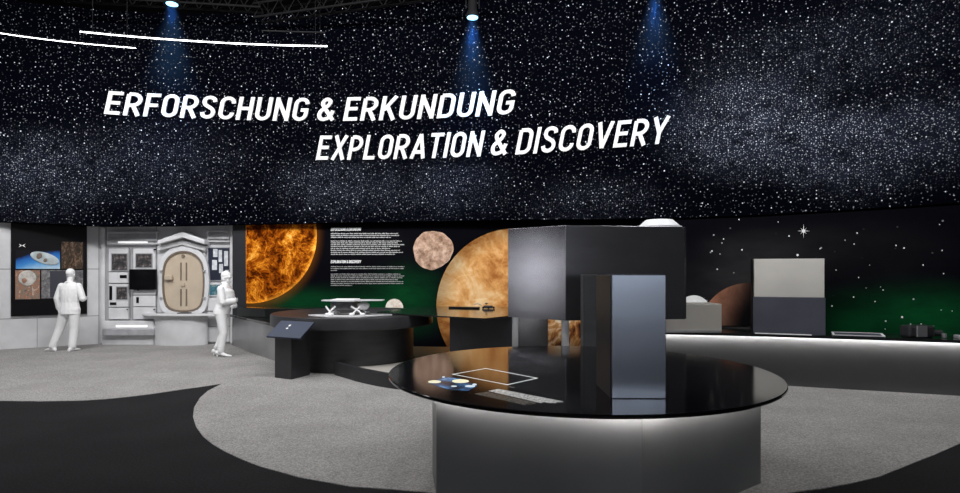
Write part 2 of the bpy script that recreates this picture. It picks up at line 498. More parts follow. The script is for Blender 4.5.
cl = MB(); cl.box(-16, 12, -4.2, 14.6, 9.2, 9.3)
struct(obj('ceiling', cl, M['ceiling']))

# star wall: printed fabric ring hanging over the room
zb_px = [(-400,221),(0,221.5),(60,224),(105,226),(180,225.5),(250,224),(330,222.5),(430,221),(510,219.5),(600,219),(690,217.5),(760,214.5),(820,211),(890,207),(960,202.5),(1080,193),(1300,180)]
def star_bottom(u):
    px = STAR.px_u(u); return WZ(np.interp(px, [a for a, _ in zb_px], [b for _, b in zb_px]), STAR.at(u)[1])
u0, u1 = 0.0, float(STAR.u[-1])
mb, uv = STAR.wall(u0, u1, star_bottom, 7.60, 0.05, 0.12)
struct(obj('wall_back', mb, M['stars'], uv=uv))
hem = MB(); ring = []
for i in range(140):
    u = u0+(u1-u0)*i/139; q = STAR.at(u, -0.02); ring.append((q[0], q[1], star_bottom(u)-0.008))
hem.tube(ring, 0.014, 8)
struct(obj('trim_1', hem, M['hem'], smooth_=True))
# dark wall behind everything so that no gap shows through
dk = MB()
for (a, b_) in (((-12.6,13.95),(-5.2,13.95)), ((-5.2,13.95),(3.2,12.9)), ((3.2,12.9),(10.6,8.6)), ((-12.6,13.95),(-15.0,10.2))):
    dx, dy = b_[0]-a[0], b_[1]-a[1]; L = math.hypot(dx, dy)
    dk.obox(((a[0]+b_[0])/2, (a[1]+b_[1])/2+0.05), (dx/L, dy/L), (-dy/L, dx/L), L/2, 0.04, 0.0, 9.2)
struct(obj('wall_outer', dk, M['ceiling']))

# printed murals below
mb, uv = BACK.wall(0, float(BACK.u[-1]), 0.0, 2.95, 0.08)
struct(obj('wall_centre', mb, M['mural_back'], uv=uv))
def right_top(u):
    px = RIGHT.px_u(u); return WZ(np.interp(px, [640,690,760,820,890,960,1200], [221.5,219.5,216.8,213.4,209.5,205,190]), RIGHT.at(u)[1])
mb, uv = RIGHT.wall(0, float(RIGHT.u[-1]), 0.0, right_top, 0.10)
struct(obj('wall_right', mb, M['mural_right'], uv=uv))

# printed bright stars of the right mural (one print)
sp = MB()
def dot(px, py, r):
    c = []
    for k in range(8):
        th = k*math.pi/4
        u, z = RIGHT.uz(px+r*math.cos(th), py+r*math.sin(th)); q = RIGHT.at(u, 0.006); c.append((q[0], q[1], z))
    sp.add(c, [tuple(range(8))])
def spike(px, py, dx, dy, w):
    L = math.hypot(dx, dy); nx, ny = -dy/L*w, dx/L*w
    c = []
    for a, b_ in ((-dx,-dy),(nx,ny),(dx,dy),(-nx,-ny)):
        u, z = RIGHT.uz(px+a, py+b_); q = RIGHT.at(u, 0.008); c.append((q[0], q[1], z))
    sp.add(c, [(0,1,2,3)])
for px, py, r in [(803.5,231,2.2),(797.5,255,1.5),(789,236,0.9),(723.6,239,0.8),(722,243,0.7),(742,249.8,1.0),(712,251,1.0),(820,248.7,0.8),(854,244,0.8),(857,233,0.9),(896,245.5,0.9),(904,248,1.1),(923,265,0.9),(942,250.5,0.9),(939.5,224.5,0.8),(858.5,277.5,0.8),(853.5,297,0.9),(875,301.5,0.8),(902,317,1.4),(832,306,1.0),(883,290,0.8),(880.5,287,0.6),(943.5,273.5,0.8),(952,311,0.7),(941,310,0.6),(869.5,265,0.6),(739,219.5,0.8),(720,254,0.6),(778,222,0.6),(845,240,0.6),(910.5,324,0.8),(921,324,0.7),(885,329,0.7),(836,270,0.5),(866,288,0.5)]:
    dot(px, py, r*0.82)
for dx, dy in ((6.5,0),(0,7.5),(3.2,3.2),(3.2,-3.2)): spike(803.5, 231, dx, dy, 0.42)
st = obj('star_decal', sp, M['print_white'])
tag(st, 'white printed stars, one with long rays, on the right black and green space mural', 'star print', kind='stuff')

def apply_decal(name, label, cat, mat, *a, **k):
    mb, uv = decal(*a, **k)
    o = obj(name, mb, mat, uv=uv)
    md = o.modifiers.new('thick', 'SOLIDIFY'); md.thickness = 0.006; md.offset = -1
    return tag(o, label, cat)
apply_decal('sun_picture', 'glowing orange sun picture on the dark mural beside the slate end panel', 'sun picture', M['sun'], BACK, 249, 235.5, 68, clip=(246.6, 212))
irr = lambda th: 1.0+0.03*math.sin(2*th+0.6)+0.03*math.sin(3*th+1.0)+0.012*math.sin(7*th)+0.010*math.sin(12*th+2)
apply_decal('asteroid_picture', 'lumpy tan asteroid picture between the wall text and the big orange planet', 'asteroid picture', M['rock'], BACK, 433, 250, 19.6, outline=irr)
apply_decal('planet_picture', 'huge orange Venus-like planet picture behind the hanging grey hood', 'planet picture', M['venus'], BACK, 515, 307, 78.5)
apply_decal('planet_picture', 'small cream planet picture low on the mural right of the lander model', 'planet picture', M['dwarf'], BACK, 394.5, 307.6, 8.8)
apply_decal('planet_picture', 'dim reddish planet picture fading out beside the tall two-tone box', 'planet picture', M['mars'], RIGHT, 748, 332, 49, bottom=325.5)
apply_decal('planet_picture', 'white moon-like disc picture peeking over the low champagne box', 'planet picture', M['moon'], RIGHT, 694, 312.5, 17.2, bottom=323, off=0.022)

# ------------------------------------------------------------------ stroke lettering
def arc(cx, cy, rx, ry, a0, a1, n=9):
    return [(cx+rx*math.cos(math.radians(a0+(a1-a0)*i/n)), cy+ry*math.sin(math.radians(a0+(a1-a0)*i/n))) for i in range(n+1)]
def spl(pts, n=7):
    P = [np.array(p) for p in pts]; P = [2*P[0]-P[1]]+P+[2*P[-1]-P[-2]]; out = []
    for i in range(1, len(P)-2):
        p0,p1,p2,p3 = P[i-1:i+3]
        for t in np.linspace(0,1,n,endpoint=False):
            out.append(tuple(0.5*((2*p1)+(-p0+p2)*t+(2*p0-5*p1+4*p2-p3)*t*t+(-p0+3*p1-3*p2+p3)*t**3)))
    out.append(tuple(P[-2])); return out
A_, B_ = 0.075, 0.925
def glyphs():
    g = {}
    l = 0.075
    g['E'] = (0.50, [[(0.50,B_),(l,B_),(l,A_),(0.50,A_)], [(l,0.51),(0.45,0.51)]])
    g['F'] = (0.48, [[(0.48,B_),(l,B_),(l,0.0)], [(l,0.49),(0.43,0.49)]])
    def bowl(r, top, bot):
        h = (top-bot)/2; return [(l,top)]+arc(r-h, (top+bot)/2, h, h, 90, -90)+[(l,bot)]
    g['R'] = (0.56, [[(l,0.0),(l,B_)], bowl(0.485,B_,0.45), [(0.27,0.45),(0.50,0.0)]])
    g['P'] = (0.54, [[(l,0.0),(l,B_)], bowl(0.475,B_,0.42)])
    r = 0.485; c = (l+r)/2; q = (r-l)/2
    g['O'] = (0.56, [arc(c,B_-q,q,q,180,0)+arc(c,A_+q,q,q,0,-180)+[(l,B_-q)]])
    g['C'] = (0.54, [[(r,0.70)]+arc(c,B_-q,q,q,0,180)+arc(c,A_+q,q,q,180,360)+[(r,0.30)]])
    g['G'] = (0.56, [[(r,0.72)]+arc(c,B_-q,q,q,0,180)+arc(c,A_+q,q,q,180,360)+[(r,0.47),(0.28,0.47)]])
    g['U'] = (0.56, [[(l,1.0)]+arc(c,A_+q,q,q,180,360)+[(r,1.0)]])
    g['S'] = (0.53, [spl([(0.46,0.74),(0.42,0.865),(0.27,B_),(0.12,0.87),(0.085,0.73),(0.14,0.60),(0.27,0.51),(0.40,0.42),(0.455,0.27),(0.40,0.13),(0.26,A_),(0.12,0.135),(0.07,0.27)])])
    g['H'] = (0.56, [[(l,0),(l,1)], [(r,0),(r,1)], [(l,0.5),(r,0.5)]])
    g['N'] = (0.58, [[(l,0),(l,1)], [(0.505,0),(0.505,1)], [(l,0.93),(0.505,0.07)]])
    g['K'] = (0.57, [[(l,0),(l,1)], [(0.50,1.0),(l+0.05,0.42)], [(0.22,0.60),(0.52,0.0)]])
    g['D'] = (0.56, [[(l,0),(l,B_)], [(l,B_)]+[(0.29,B_)]+arc(r-0.20,B_-0.20,0.20,0.20,80,0,5)+arc(r-0.20,A_+0.20,0.20,0.20,0,-80,5)+[(0.29,A_),(l,A_)]])
    g['X'] = (0.58, [[(0.07,0),(0.51,1)], [(0.07,1),(0.51,0)]])
    g['L'] = (0.47, [[(l,1),(l,A_),(0.47,A_)]])
    g['A'] = (0.60, [[(0.06,0),(0.30,0.97)], [(0.54,0),(0.30,0.97)], [(0.15,0.26),(0.45,0.26)]])
    g['T'] = (0.52, [[(0.0,B_),(0.52,B_)], [(0.26,0),(0.26,B_)]])
    g['I'] = (0.15, [[(l,0),(l,1)]])
    g['V'] = (0.58, [[(0.06,1),(0.29,0.03)], [(0.52,1),(0.29,0.03)]])
    g['Y'] = (0.58, [[(0.06,1),(0.29,0.42)], [(0.52,1),(0.29,0.42)], [(0.29,0.46),(0.29,0)]])
    g['&'] = (0.62, [spl([(0.60,0.03),(0.45,0.24),(0.27,0.50),(0.15,0.69),(0.145,0.82),(0.27,B_),(0.395,0.83),(0.35,0.67),(0.21,0.53),(0.10,0.40),(0.075,0.25),(0.14,0.11),(0.27,A_),(0.41,0.13),(0.50,0.27),(0.545,0.44)])])
    return g
GL = glyphs()
def ribbon(mb, pts, t, mapf, th):
    P = [np.array(p, float) for p in pts]
    P = [P[0]]+[P[i] for i in range(1, len(P)) if np.linalg.norm(P[i]-P[i-1]) > 1e-5]
    n = len(P); L = []; R = []
    for i in range(n):
        a = P[i]-P[i-1] if i > 0 else P[1]-P[0]
        b = P[i+1]-P[i] if i < n-1 else a
        a = a/np.linalg.norm(a); b = b/np.linalg.norm(b)
        na = np.array((-a[1],a[0])); nb = np.array((-b[1],b[0])); m = na+nb
        ml = np.linalg.norm(m)
        m = na if ml < 0.3 else m/ml
        k = t/2/max(0.5, float(m@na))
        L.append(P[i]+m*k); R.append(P[i]-m*k)
    o = len(mb.v)
    for i in range(n):
        for q, dd in ((L[i],th),(R[i],th),(R[i],0.0),(L[i],0.0)): mb.v.append(mapf(q[0], q[1], dd))
    for i in range(n-1):
        a, b = o+i*4, o+i*4+4
        for k in range(4): mb.f.append((a+k, a+(k+1)%4, b+(k+1)%4, b+k))
    mb.f.append((o,o+1,o+2,o+3)); e = o+(n-1)*4; mb.f.append((e+3,e+2,e+1,e))
GAP = 0.115
def layout(text):
    x = 0; out = []
    for ch in text:
        if ch == ' ': x += 0.24; continue
        out.append((ch, x)); x += GL[ch][0]+GAP
    return out, x-GAP
def wall_line(curve, text, px0, px1, base_pts, cap, name, label, cat, mat, slant=0.20, thick=0.03, off=0.02, stroke=0.140, parts='letter'):
    ua, ub = curve.u_px(px0), curve.u_px(px1)
    lay, W = layout(text)
    k = (ub-ua-slant*cap)/W
    bx = [curve.u_px(p) for p, _ in base_pts]; bz = [WZ(y, curve.d_px(p)) for p, y in base_pts]
    q = curve.at((ua+ub)/2)
    root = thing(name, label, cat, (q[0], q[1], float(np.interp((ua+ub)/2, bx, bz))))
    merged = MB()
    for ch, x0 in lay:
        mb = MB() if parts == 'letter' else merged
        def mp(x, y, d):
            u = ua+(x0+x)*k+slant*cap*y
            zz = float(np.interp(u, bx, bz))+y*cap
            p = curve.at(u, off+d); return (p[0], p[1], zz)
        for pl in GL[ch][1]: ribbon(mb, pl, stroke, mp, thick)
        if parts == 'letter': obj('letter', mb, mat, root)
    return root, merged
wall_line(STAR, 'ERFORSCHUNG & ERKUNDUNG', 104.5, 517.5, [(60,111.5),(105,114.5),(200,118.8),(298,121.5),(340,121.5),(400,120.3),(442,118.5),(480,116.8),(510,114.8),(560,111)], 0.525,
          'wall_lettering', 'upper line of white italic lettering on the starry wall, beginning ERFORSCHUNG', 'lettering', M['print_white'])
wall_line(STAR, 'EXPLORATION & DISCOVERY', 316.5, 670.5, [(300,160.3),(319,160.2),(360,160.2),(405,159.2),(480,156.8),(523,154.7),(562,152.2),(600,149.3),(627,147.2),(660,144.2),(700,140)], 0.545,
          'wall_lettering', 'lower line of white italic lettering on the starry wall, beginning EXPLORATION', 'lettering', M['print_white'])

# small text block on the centre mural
def text_rows(curve, rows, h, mat_name, parent, name, off=0.012):
    for (x0, x1, y) in rows:
        px = x0; mb = MB()
        while px < x1:
            wl = rng.randint(2, 9)
            for _ in range(wl):
                if px > x1: break
                w = rng.uniform(0.42, 0.62); hh = h*rng.choice((0.72, 0.72, 1.0))
                c = []
                for a, b_ in ((px,y+h/2),(px+w,y+h/2),(px+w,y+h/2-hh),(px,y+h/2-hh)):
                    u, z = curve.uz(a, b_); q = curve.at(u, off); c.append((q[0], q[1], z))
                mb.add(c, [(0,1,2,3)]); px += w+0.16
            px += 0.5
        obj(name, mb, M[mat_name], parent)
q = BACK.at(BACK.u_px(368))
info = thing('wall_text', 'block of small white text on the dark mural between sun and asteroid', 'wall text', (q[0], q[1], WZ(258, q[1])))
for txt, y in (('ERFORSCHUNG & ERKUNDUNG', 230.4), ('EXPLORATION & DISCOVERY', 263.0)):
    ua, ub = BACK.u_px(331), BACK.u_px(361); lay, W = layout(txt); cap = 2.8*13.1/F; k = (ub-ua)/W; mb = MB(); zz = WZ(y, 13.15)
    for ch, x0 in lay:
        for pl in GL[ch][1]:
            ribbon(mb, pl, 0.25, lambda x, yy, d: (*BACK.at(ua+(x0+x)*k+0.15*cap*yy, 0.010+d), zz+yy*cap), 0.004)
    obj('heading', mb, M['print_white'], info)
text_rows(BACK, [(331,398,233.5),(331,399,235.4),(331,391,237.3)], 1.1, 'print_soft', info, 'text_line')
text_rows(BACK, [(331,402,241),(331,398,242.8),(331,404,244.6),(331,400,246.4),(331,390,248.4),(331,400,250.3),(331,403,252.3),(331,395,254.2)], 1.1, 'print_soft', info, 'text_line')
text_rows(BACK, [(331,404,266.6),(331,404,268.5),(331,337,270.4)], 0.95, 'print_grey', info, 'text_line')
text_rows(BACK, [(331,400,274),(331,404,275.9),(331,402,277.7),(331,398,279.6),(331,403,281.5),(331,404,283.4),(331,352,285.3)], 0.95, 'print_grey', info, 'text_line')


# ------------------------------------------------------------------ left: white space-station wall
YB = 13.80
def bb(mb, px0, py0, px1, py1, t0, t1):
    """box on the flat back panel, standing proud of it between t0 and t1 metres"""
    d = YB - t1
    mb.box(WX(px0, d), WX(px1, d), YB-t1, YB-t0-0.002, WZ(py1, d), WZ(py0, d)); return mb
LP0, LP1 = np.array((-10.48,12.75)), np.array((-8.98,13.80))
LD = (LP1-LP0)/np.linalg.norm(LP1-LP0); LN = np.array((LD[1], -LD[0]))
def l_s(px):
    k = (px-CX)/F; return (k*LP0[1]-LP0[0])/(LD[0]-k*LD[1])
def lpt(s, t): return (LP0[0]+LD[0]*s+LN[0]*t, LP0[1]+LD[1]*s+LN[1]*t)
def lb(mb, px0, py0, px1, py1, t0, t1):
    s0, s1 = l_s(px0), l_s(px1); d = LP0[1]+LD[1]*(s0+s1)/2
    mb.prism([lpt(s0,t0), lpt(s1,t0), lpt(s1,t1), lpt(s0,t1)], WZ(py1,d), WZ(py0,d)); return mb

w = MB(); w.box(WX(99,YB), WX(233,YB), YB, YB+0.08, 0.0, 2.95)
struct(obj('wall_left', w, M['white_wall']))
w = MB(); w.prism([lpt(-2.4,0), lpt(l_s(100.3),0), lpt(l_s(100.3)+0.05,-0.08), lpt(-2.4,-0.08)], 0.0, 2.95)
struct(obj('wall_left', w, M['white_wall']))
# the white wall goes on round the left side of the room, and an unseen wall is added behind the visitor for the metal to reflect
e0 = lpt(-2.4, 0)
w = MB(); w.prism([e0, (-13.5,9.4), (-13.9,6.5), (-13.7,3.5), (-13.8,3.5), (-14.0,6.5), (-13.6,9.4), (e0[0]-0.08,e0[1]+0.05)], 0.0, 2.70)
struct(obj('wall_left', w, M['grey_part']))  # greyed so that the hood reflects it less brightly
w = MB(); w.box(-14, 5.5, -4.1, -4.0, 1.15, 4.0)
struct(obj('wall_reflector', w, surf('pale_hall_wall', (0.52,0.55,0.60), 0.7, 0, 0.08, 1.0)))
w = MB(); w.box(5.5, 11, -4.1, -3.97, 0.0, 4.0)
struct(obj('wall_reflector', w, surf('grey_hall_wall', (0.22,0.22,0.23), 0.7)))  # greyer end, toned for its reflection in the hood's right face
w = MB(); w.box(-14, 5.5, -4.1, -3.97, 0.0, 1.15)
struct(obj('wall_reflector', w, surf('dark_hall_wall', (0.10,0.10,0.11), 0.7)))  # dark foot added so the tall box's reflection falls off downwards
s = MB()
for px in (4, 99.3): pass
lb(s, -60, 268.7, 11, 269.3, 0, 0.004); lb(s, 87.5, 268.7, 99, 269.3, 0, 0.004)
lb(s, -60, 318.0, 99, 318.5, 0, 0.004); lb(s, 98.6, 224, 99.3, 345, 0, 0.006); lb(s, 37, 318.5, 37.4, 348, 0, 0.004)
bb(s, 106.0, 224, 106.4, 343, 0, 0.004); bb(s, 156.2, 224, 156.6, 314, 0, 0.004); bb(s, 205.8, 243, 206.2, 343, 0, 0.004)
struct(obj('trim_2', s, M['seam']))
pl = MB(); bb(pl, 101, 228, 104.5, 343, 0, 0.05); bb(pl, 230, 224, 232.4, 343.5, 0, 0.10)
struct(obj('trim_3', pl, M['white_part'], bevel=0.01))

# black picture wall
pr = thing('picture_panel', 'tall black panel of space photographs on the white wall in front of the suited figure', 'picture panel', (*lpt(l_s(49),0), WZ(316, 13.2)))
obj('panel', lb(MB(), 11, 222.5, 87, 315, 0.0, 0.05), M['black'], pr)
def pic_mat(name, stops, scale, warp=1.0, vert=False):
    m, nt, b = new_mat(name)
    tc = N(nt, 'ShaderNodeTexCoord')
    no = N(nt, 'ShaderNodeTexNoise'); setin(no, Scale=scale, Detail=6.0, Distortion=warp, Roughness=0.65); nt.links.new(tc.outputs['Generated'], no.inputs['Vector'])
    f = no.outputs['Fac']
    if vert:
        sx = N(nt, 'ShaderNodeSeparateXYZ'); nt.links.new(tc.outputs['Generated'], sx.inputs[0])
        # curved earth limb: height against width
        xx = math_n(nt, 'SUBTRACT', sx.outputs[0], 1.05); sq = math_n(nt, 'MULTIPLY', math_n(nt, 'MULTIPLY', xx, xx), -0.42)
        h = math_n(nt, 'ADD', sx.outputs[2], math_n(nt, 'MULTIPLY', sq, -1.0))
        h = math_n(nt, 'ADD', h, math_n(nt, 'MULTIPLY', math_n(nt, 'SUBTRACT', f, 0.5), 0.22)); f = h
    nt.links.new(ramp(nt, f, stops), b.inputs['Base Color'])
    setin(b, Roughness=0.5); b.inputs['Specular IOR Level'].default_value = 0.2
    return m
M['p_earth'] = pic_mat('earth_picture', [(0.0,(0.45,0.58,0.68)),(0.30,(0.20,0.42,0.68)),(0.50,(0.05,0.24,0.58)),(0.78,(0.015,0.12,0.42)),(0.96,(0.004,0.02,0.10)),(1.05,(0.002,0.002,0.006))], 6.0, 0.6, True)
M['p_brown'] = pic_mat('module_picture', [(0.3,(0.008,0.006,0.005)),(0.48,(0.05,0.034,0.022)),(0.58,(0.14,0.075,0.045)),(0.72,(0.26,0.28,0.24))], 5.0)
M['p_astro'] = pic_mat('astronaut_picture', [(0.3,(0.05,0.045,0.04)),(0.45,(0.24,0.20,0.16)),(0.55,(0.34,0.12,0.06)),(0.64,(0.50,0.50,0.44))], 4.5)
M['p_room'] = pic_mat('cabin_picture', [(0.3,(0.04,0.04,0.05)),(0.5,(0.16,0.155,0.16)),(0.7,(0.36,0.35,0.34))], 4.0)
M['p_suit'] = pic_mat('equipment_picture', [(0.40,(0.02,0.025,0.045)),(0.50,(0.06,0.07,0.11)),(0.58,(0.55,0.57,0.60)),(0.75,(0.80,0.80,0.82))], 4.0, 0.6)
M['p_teal'] = pic_mat('teal_picture', [(0.3,(0.02,0.07,0.12)),(0.5,(0.05,0.17,0.22)),(0.65,(0.25,0.30,0.26))], 3.0)
M['p_window'] = pic_mat('rack_window', [(0.3,(0.015,0.015,0.017)),(0.5,(0.05,0.05,0.052)),(0.6,(0.13,0.10,0.10)),(0.72,(0.32,0.33,0.35))], 3.5, 0.2)
def lpic(name, mat, px0, py0, px1, py1):
    return obj(name, lb(MB(), px0, py0, px1, py1, 0.051, 0.062), mat, pr)
earth = lpic('earth_picture', M['p_earth'], 16, 250, 60, 268.8)
def lcap(px, py, t):
    s_ = l_s(px); d = LP0[1]+LD[1]*s_; q = lpt(s_, t); return (q[0], q[1], WZ(py, d))
cap = MB(); c0 = lcap(45, 258.3, 0.075); ax = Vector((LD[0], LD[1], -0.36)).normalized(); up = Vector((0,0,1)); up = (up-ax*up.dot(ax)).normalized()
nn = Vector((LN[0], LN[1], 0))
Mx = Matrix((ax, nn, up)).transposed()
cap.ell(c0, (0.275, 0.012, 0.125), 28, 10, Mx)
cp = obj('capsule', cap, surf('capsule_print', (0.42,0.48,0.50), 0.6, 0, 0.25, 9), earth, smooth_='all')
hatchm = MB(); hatchm.ell(lcap(45.5, 260.3, 0.09), (0.035,0.006,0.045), 16, 8, Mx); hatchm.ell(lcap(39.5, 256, 0.09), (0.05,0.006,0.07), 16, 8, Mx)
obj('capsule_hatch', hatchm, M['beige_dark'], earth, smooth_='all')
lpic('module_picture', M['p_brown'], 61.5, 242, 83, 268.8)
astro = lpic('astronaut_picture', M['p_astro'], 15.5, 270.2, 40, 299)
av = MB(); av.ell(lcap(27.5, 278, 0.07), (0.16,0.010,0.17), 20, 10, Matrix((Vector((LD[0],LD[1],0)), nn, Vector((0,0,1)))).transposed())
obj('astronaut_suit', av, surf('suit_print', (0.50,0.47,0.43), 0.6, 0, 0.3, 14), astro, smooth_='all')
av = MB(); av.ell(lcap(24.5, 280.5, 0.082), (0.045,0.010,0.055), 20, 10, Matrix((Vector((LD[0],LD[1],0)), nn, Vector((0,0,1)))).transposed())
obj('astronaut_face', av, surf('face_print', (0.30,0.15,0.10), 0.6, 0, 0.2, 14), astro, smooth_='all')
room = lpic('cabin_picture', M['p_room'], 41.5, 270.2, 83, 298)
obj('cabin_opening', lb(MB(), 50, 271, 66, 297, 0.0625, 0.066), surf('opening_print', (0.03,0.03,0.045), 0.5), room)
lg = MB()
for sgn in (-1, 1):
    for dy in (-1, 1):
        lg.add([lcap(22.3, 245.6, 0.058), lcap(22.3+sgn*3.4, 245.6+dy*1.9, 0.058), lcap(22.3+sgn*2.0, 245.6+dy*0.1, 0.058)], [(0,1,2)])
obj('white_mark', lg, M['print_white'], pr)

# equipment racks (two columns) with doors and windows
def rack(name, label, x0, x1, rows):
    r = thing(name, label, 'equipment rack', (WX((x0+x1)/2,YB-0.02), YB-0.05, WZ(320, YB)))
    obj('frame', bb(MB(), x0, 247.5, x1, 320, 0.0, 0.06), M['grey_part'], r)
    for kind, a, b_, c, d in rows:
        if kind == 'door':
            o = obj('door', bb(MB(), a, b_, c, d, 0.06, 0.13), M['white_part'], r, bevel=0.012); last = o
        elif kind == 'window':
            fr = MB(); bb(fr, a-0.8, b_-0.8, c+0.8, d+0.8, 0.13, 0.145); obj('window_frame', fr, M['grey_part'], last)
            obj('window', bb(MB(), a, b_, c, d, 0.145, 0.152), M['p_window'], last)
        elif kind == 'slot':
            obj('slot', bb(MB(), a, b_, c, d, 0.13, 0.140), M['black'], last)
        elif kind == 'latch':
            obj('latch', bb(MB(), a, b_, c, d, 0.13, 0.17), M['black'], last)
    return r
rack('equipment_rack', 'white equipment rack column left of the black monitor, with two dark windows', 107.3, 128.8,
     [('door',108.3,248.6,128,271.6), ('window',111.8,254,126.8,270), ('door',108.3,272.3,128,283.2), ('slot',119.8,275,126.5,278.2),
      ('door',108.3,284,128,307), ('window',116.6,287.2,126.8,299), ('slot',109.2,286,112,300), ('slot',109.8,302.4,116.2,305), ('door',108.3,307.8,128,319.2), ('latch',126.5,309,127.2,310)])
rack('equipment_rack', 'white equipment rack column behind and below the black monitor', 131.6, 156.0,
     [('door',133,248.6,155,270.0), ('window',136,254,151.5,267), ('latch',153.3,248.8,155.2,250.4), ('door',133,290,155,294.8), ('slot',136.8,289.5,138.8,290.6),
      ('door',133,295.6,155,306.5), ('slot',136.2,297.2,138.7,303), ('door',133,307.3,155,319.2), ('latch',153.3,309,154.2,310)])
mo = thing('monitor', 'black flat monitor mounted on the white equipment racks', 'monitor', (WX(142,YB-0.2), YB-0.2, WZ(289.5,YB)))
obj('casing', bb(MB(), 129, 269.2, 155.8, 289.6, 0.175, 0.235), M['black'], mo, bevel=0.008)
obj('screen', bb(MB(), 130, 270.1, 154.8, 288.5, 0.236, 0.240), surf('monitor_glass', (0.002,0.002,0.003), 0.3, spec=0.1), mo)
obj('bracket', bb(MB(), 138, 276, 147, 283, 0.06, 0.175), M['seam'], mo)
def vent(label, x0, y0, x1, y1, lx0, lx1, ly):
    v = thing('vent_unit', label, 'vent unit', (WX((x0+x1)/2,YB), YB, WZ(y1,YB)))
    h = (y1-y0)
    obj('housing', bb(MB(), x0, y0, x1, y1, 0.0, 0.10), M['white_part'], v, bevel=0.01)
    obj('recess', bb(MB(), x0+1.2, y0+h*0.15, x1-1.2, y0+h*0.55, 0.10, 0.108), M['grey_part'], v)
    obj('slat', bb(MB(), x0+0.5, y0+h*0.62, x1-0.5, y0+h*0.74, 0.10, 0.15), M['grey_part'], v)
    if lx0: obj('light_bar', bb(MB(), lx0, ly-0.9, lx1, ly+0.9, 0.10, 0.125), M['lightbar'], v)
    return v
vent('long vent unit with glowing bar above the equipment racks', 106.8, 231.5, 157, 244.5, 118, 147, 242.2)
vent('short vent unit with dark slot above the navy equipment picture', 207, 230.5, 229.5, 242, None, None, 0)
lv = thing('ledge', 'white lit ledge at the foot of the equipment racks', 'ledge', (WX(130,YB), YB, 0))
obj('ledge_top', bb(MB(), 102, 321, 153.5, 329.0, 0.0, 0.22), M['white_part'], lv, bevel=0.015)
obj('light_bar', bb(MB(), 116, 325.2, 147, 327.2, 0.22, 0.228), M['lightbar'], lv)
obj('kick_panel', bb(MB(), 102, 329.2, 153.5, 335.8, 0.0, 0.30), M['grey_part'], lv, bevel=0.015)
k = bb(MB(), 102, 336, 153.5, 344.6, 0.0, 0.18); obj('base_panel', k, M['white_wall'], lv)

# arched surround and beige hatch
su = thing('hatch_surround', 'white arched surround with gabled hood around the beige hatch', 'hatch surround', (WX(182,YB), YB, WZ(314,YB)))
def rounded(cx, cy, a, b_, ch, n=5):
    """octagon-like rounded outline in px around (cx, cy)"""
    pts = [(cx-a, cy-b_+ch*1.6), (cx-a+ch*0.55, cy-b_+ch*0.55), (cx-a+ch*1.5, cy-b_), (cx+a-ch*1.5, cy-b_), (cx+a-ch*0.55, cy-b_+ch*0.55), (cx+a, cy-b_+ch*1.6),
           (cx+a, cy+b_-ch*1.4), (cx+a-ch*0.6, cy+b_), (cx-a+ch*0.6, cy+b_), (cx-a, cy+b_-ch*1.4)]
    out = []
    m = len(pts)
    for i in range(m):                                 # corner cutting
        p, q = np.array(pts[i]), np.array(pts[(i+1)%m]); out += [tuple(p*0.75+q*0.25), tuple(p*0.25+q*0.75)]
    out2 = []
    for i in range(len(out)):
        p, q = np.array(out[i]), np.array(out[(i+1)%len(out)]); out2 += [tuple(p*0.75+q*0.25), tuple(p*0.25+q*0.75)]
    return out2
def plate(mb, pts, t0, t1):
    d = YB-t1; n = len(pts)
    vs = [(WX(x,d), YB-t0, WZ(y,d)) for x, y in pts] + [(WX(x,d), YB-t1, WZ(y,d)) for x, y in pts]
    mb.add(vs, [tuple(range(n)), tuple(range(2*n-1,n-1,-1))]+[(i,n+i,n+(i+1)%n,(i+1)%n) for i in range(n)]); return mb
def ringplate(mb, po, pi_, t0, t1):
    d = YB-t1; n = len(po); o = len(mb.v)
    for pts, t in ((po,t0),(po,t1),(pi_,t1),(pi_,t0)):
        mb.v += [(WX(x,d), YB-t, WZ(y,d)) for x, y in pts]
    for i in range(n):
        j = (i+1)%n
        for a in range(4):
            b_ = (a+1)%4; mb.f.append((o+a*n+i, o+a*n+j, o+b_*n+j, o+b_*n+i))
    return mb
HC = (183.2, 281.5)
obj('panel', bb(MB(), 157.2, 246, 205.3, 312.6, 0.0, 0.04), M['white_wall'], su)
ro, ri = rounded(*HC, 25.5, 35.5, 12), rounded(*HC, 21.3, 30.6, 10)
obj('arch', ringplate(MB(), ro, ri, 0.04, 0.12), M['white_part'], su, smooth_=True)
gm = MB(); plate(gm, [(157,244.5),(157,240.5),(182,231.5),(204.3,240),(204.3,244.5),(182,237.5)], 0.0, 0.30)
obj('gable_hood', gm, M['white_part'], su, bevel=0.02)
gm = MB(); plate(gm, [(157,251),(157,246),(182,240),(204.8,246),(204.8,251),(182,245)], 0.0, 0.16)
obj('gable_rib', gm, M['white_wall'], su, bevel=0.015)
for y in (271, 298):
    for x, sx in ((160.5,1),(203.8,-1)):
        obj('latch', bb(MB(), x-1.1, y-1, x+1.1, y+1, 0.04, 0.16), M['grey_part'], su, bevel=0.006)
ht = thing('hatch', 'large beige oval hatch in the white space station wall', 'hatch', (WX(183,YB), YB, WZ(312,YB)))
ro2 = rounded(*HC, 21.2, 30.5, 10); ri2 = rounded(*HC, 19.6, 28.8, 9.5)
obj('rim', ringplate(MB(), ro2, ri2, 0.045, 0.13), M['beige_dark'], ht, smooth_=True)
obj('door_leaf', plate(MB(), ri2, 0.045, 0.10), M['beige'], ht)
for x in (180.8, 186.3):
    for y0, y1 in ((262.5,280.5),(289,306)):
        obj('slot', bb(MB(), x-0.75, y0, x+0.75, y1, 0.10, 0.112), M['beige_dark'], ht, bevel=0.004)
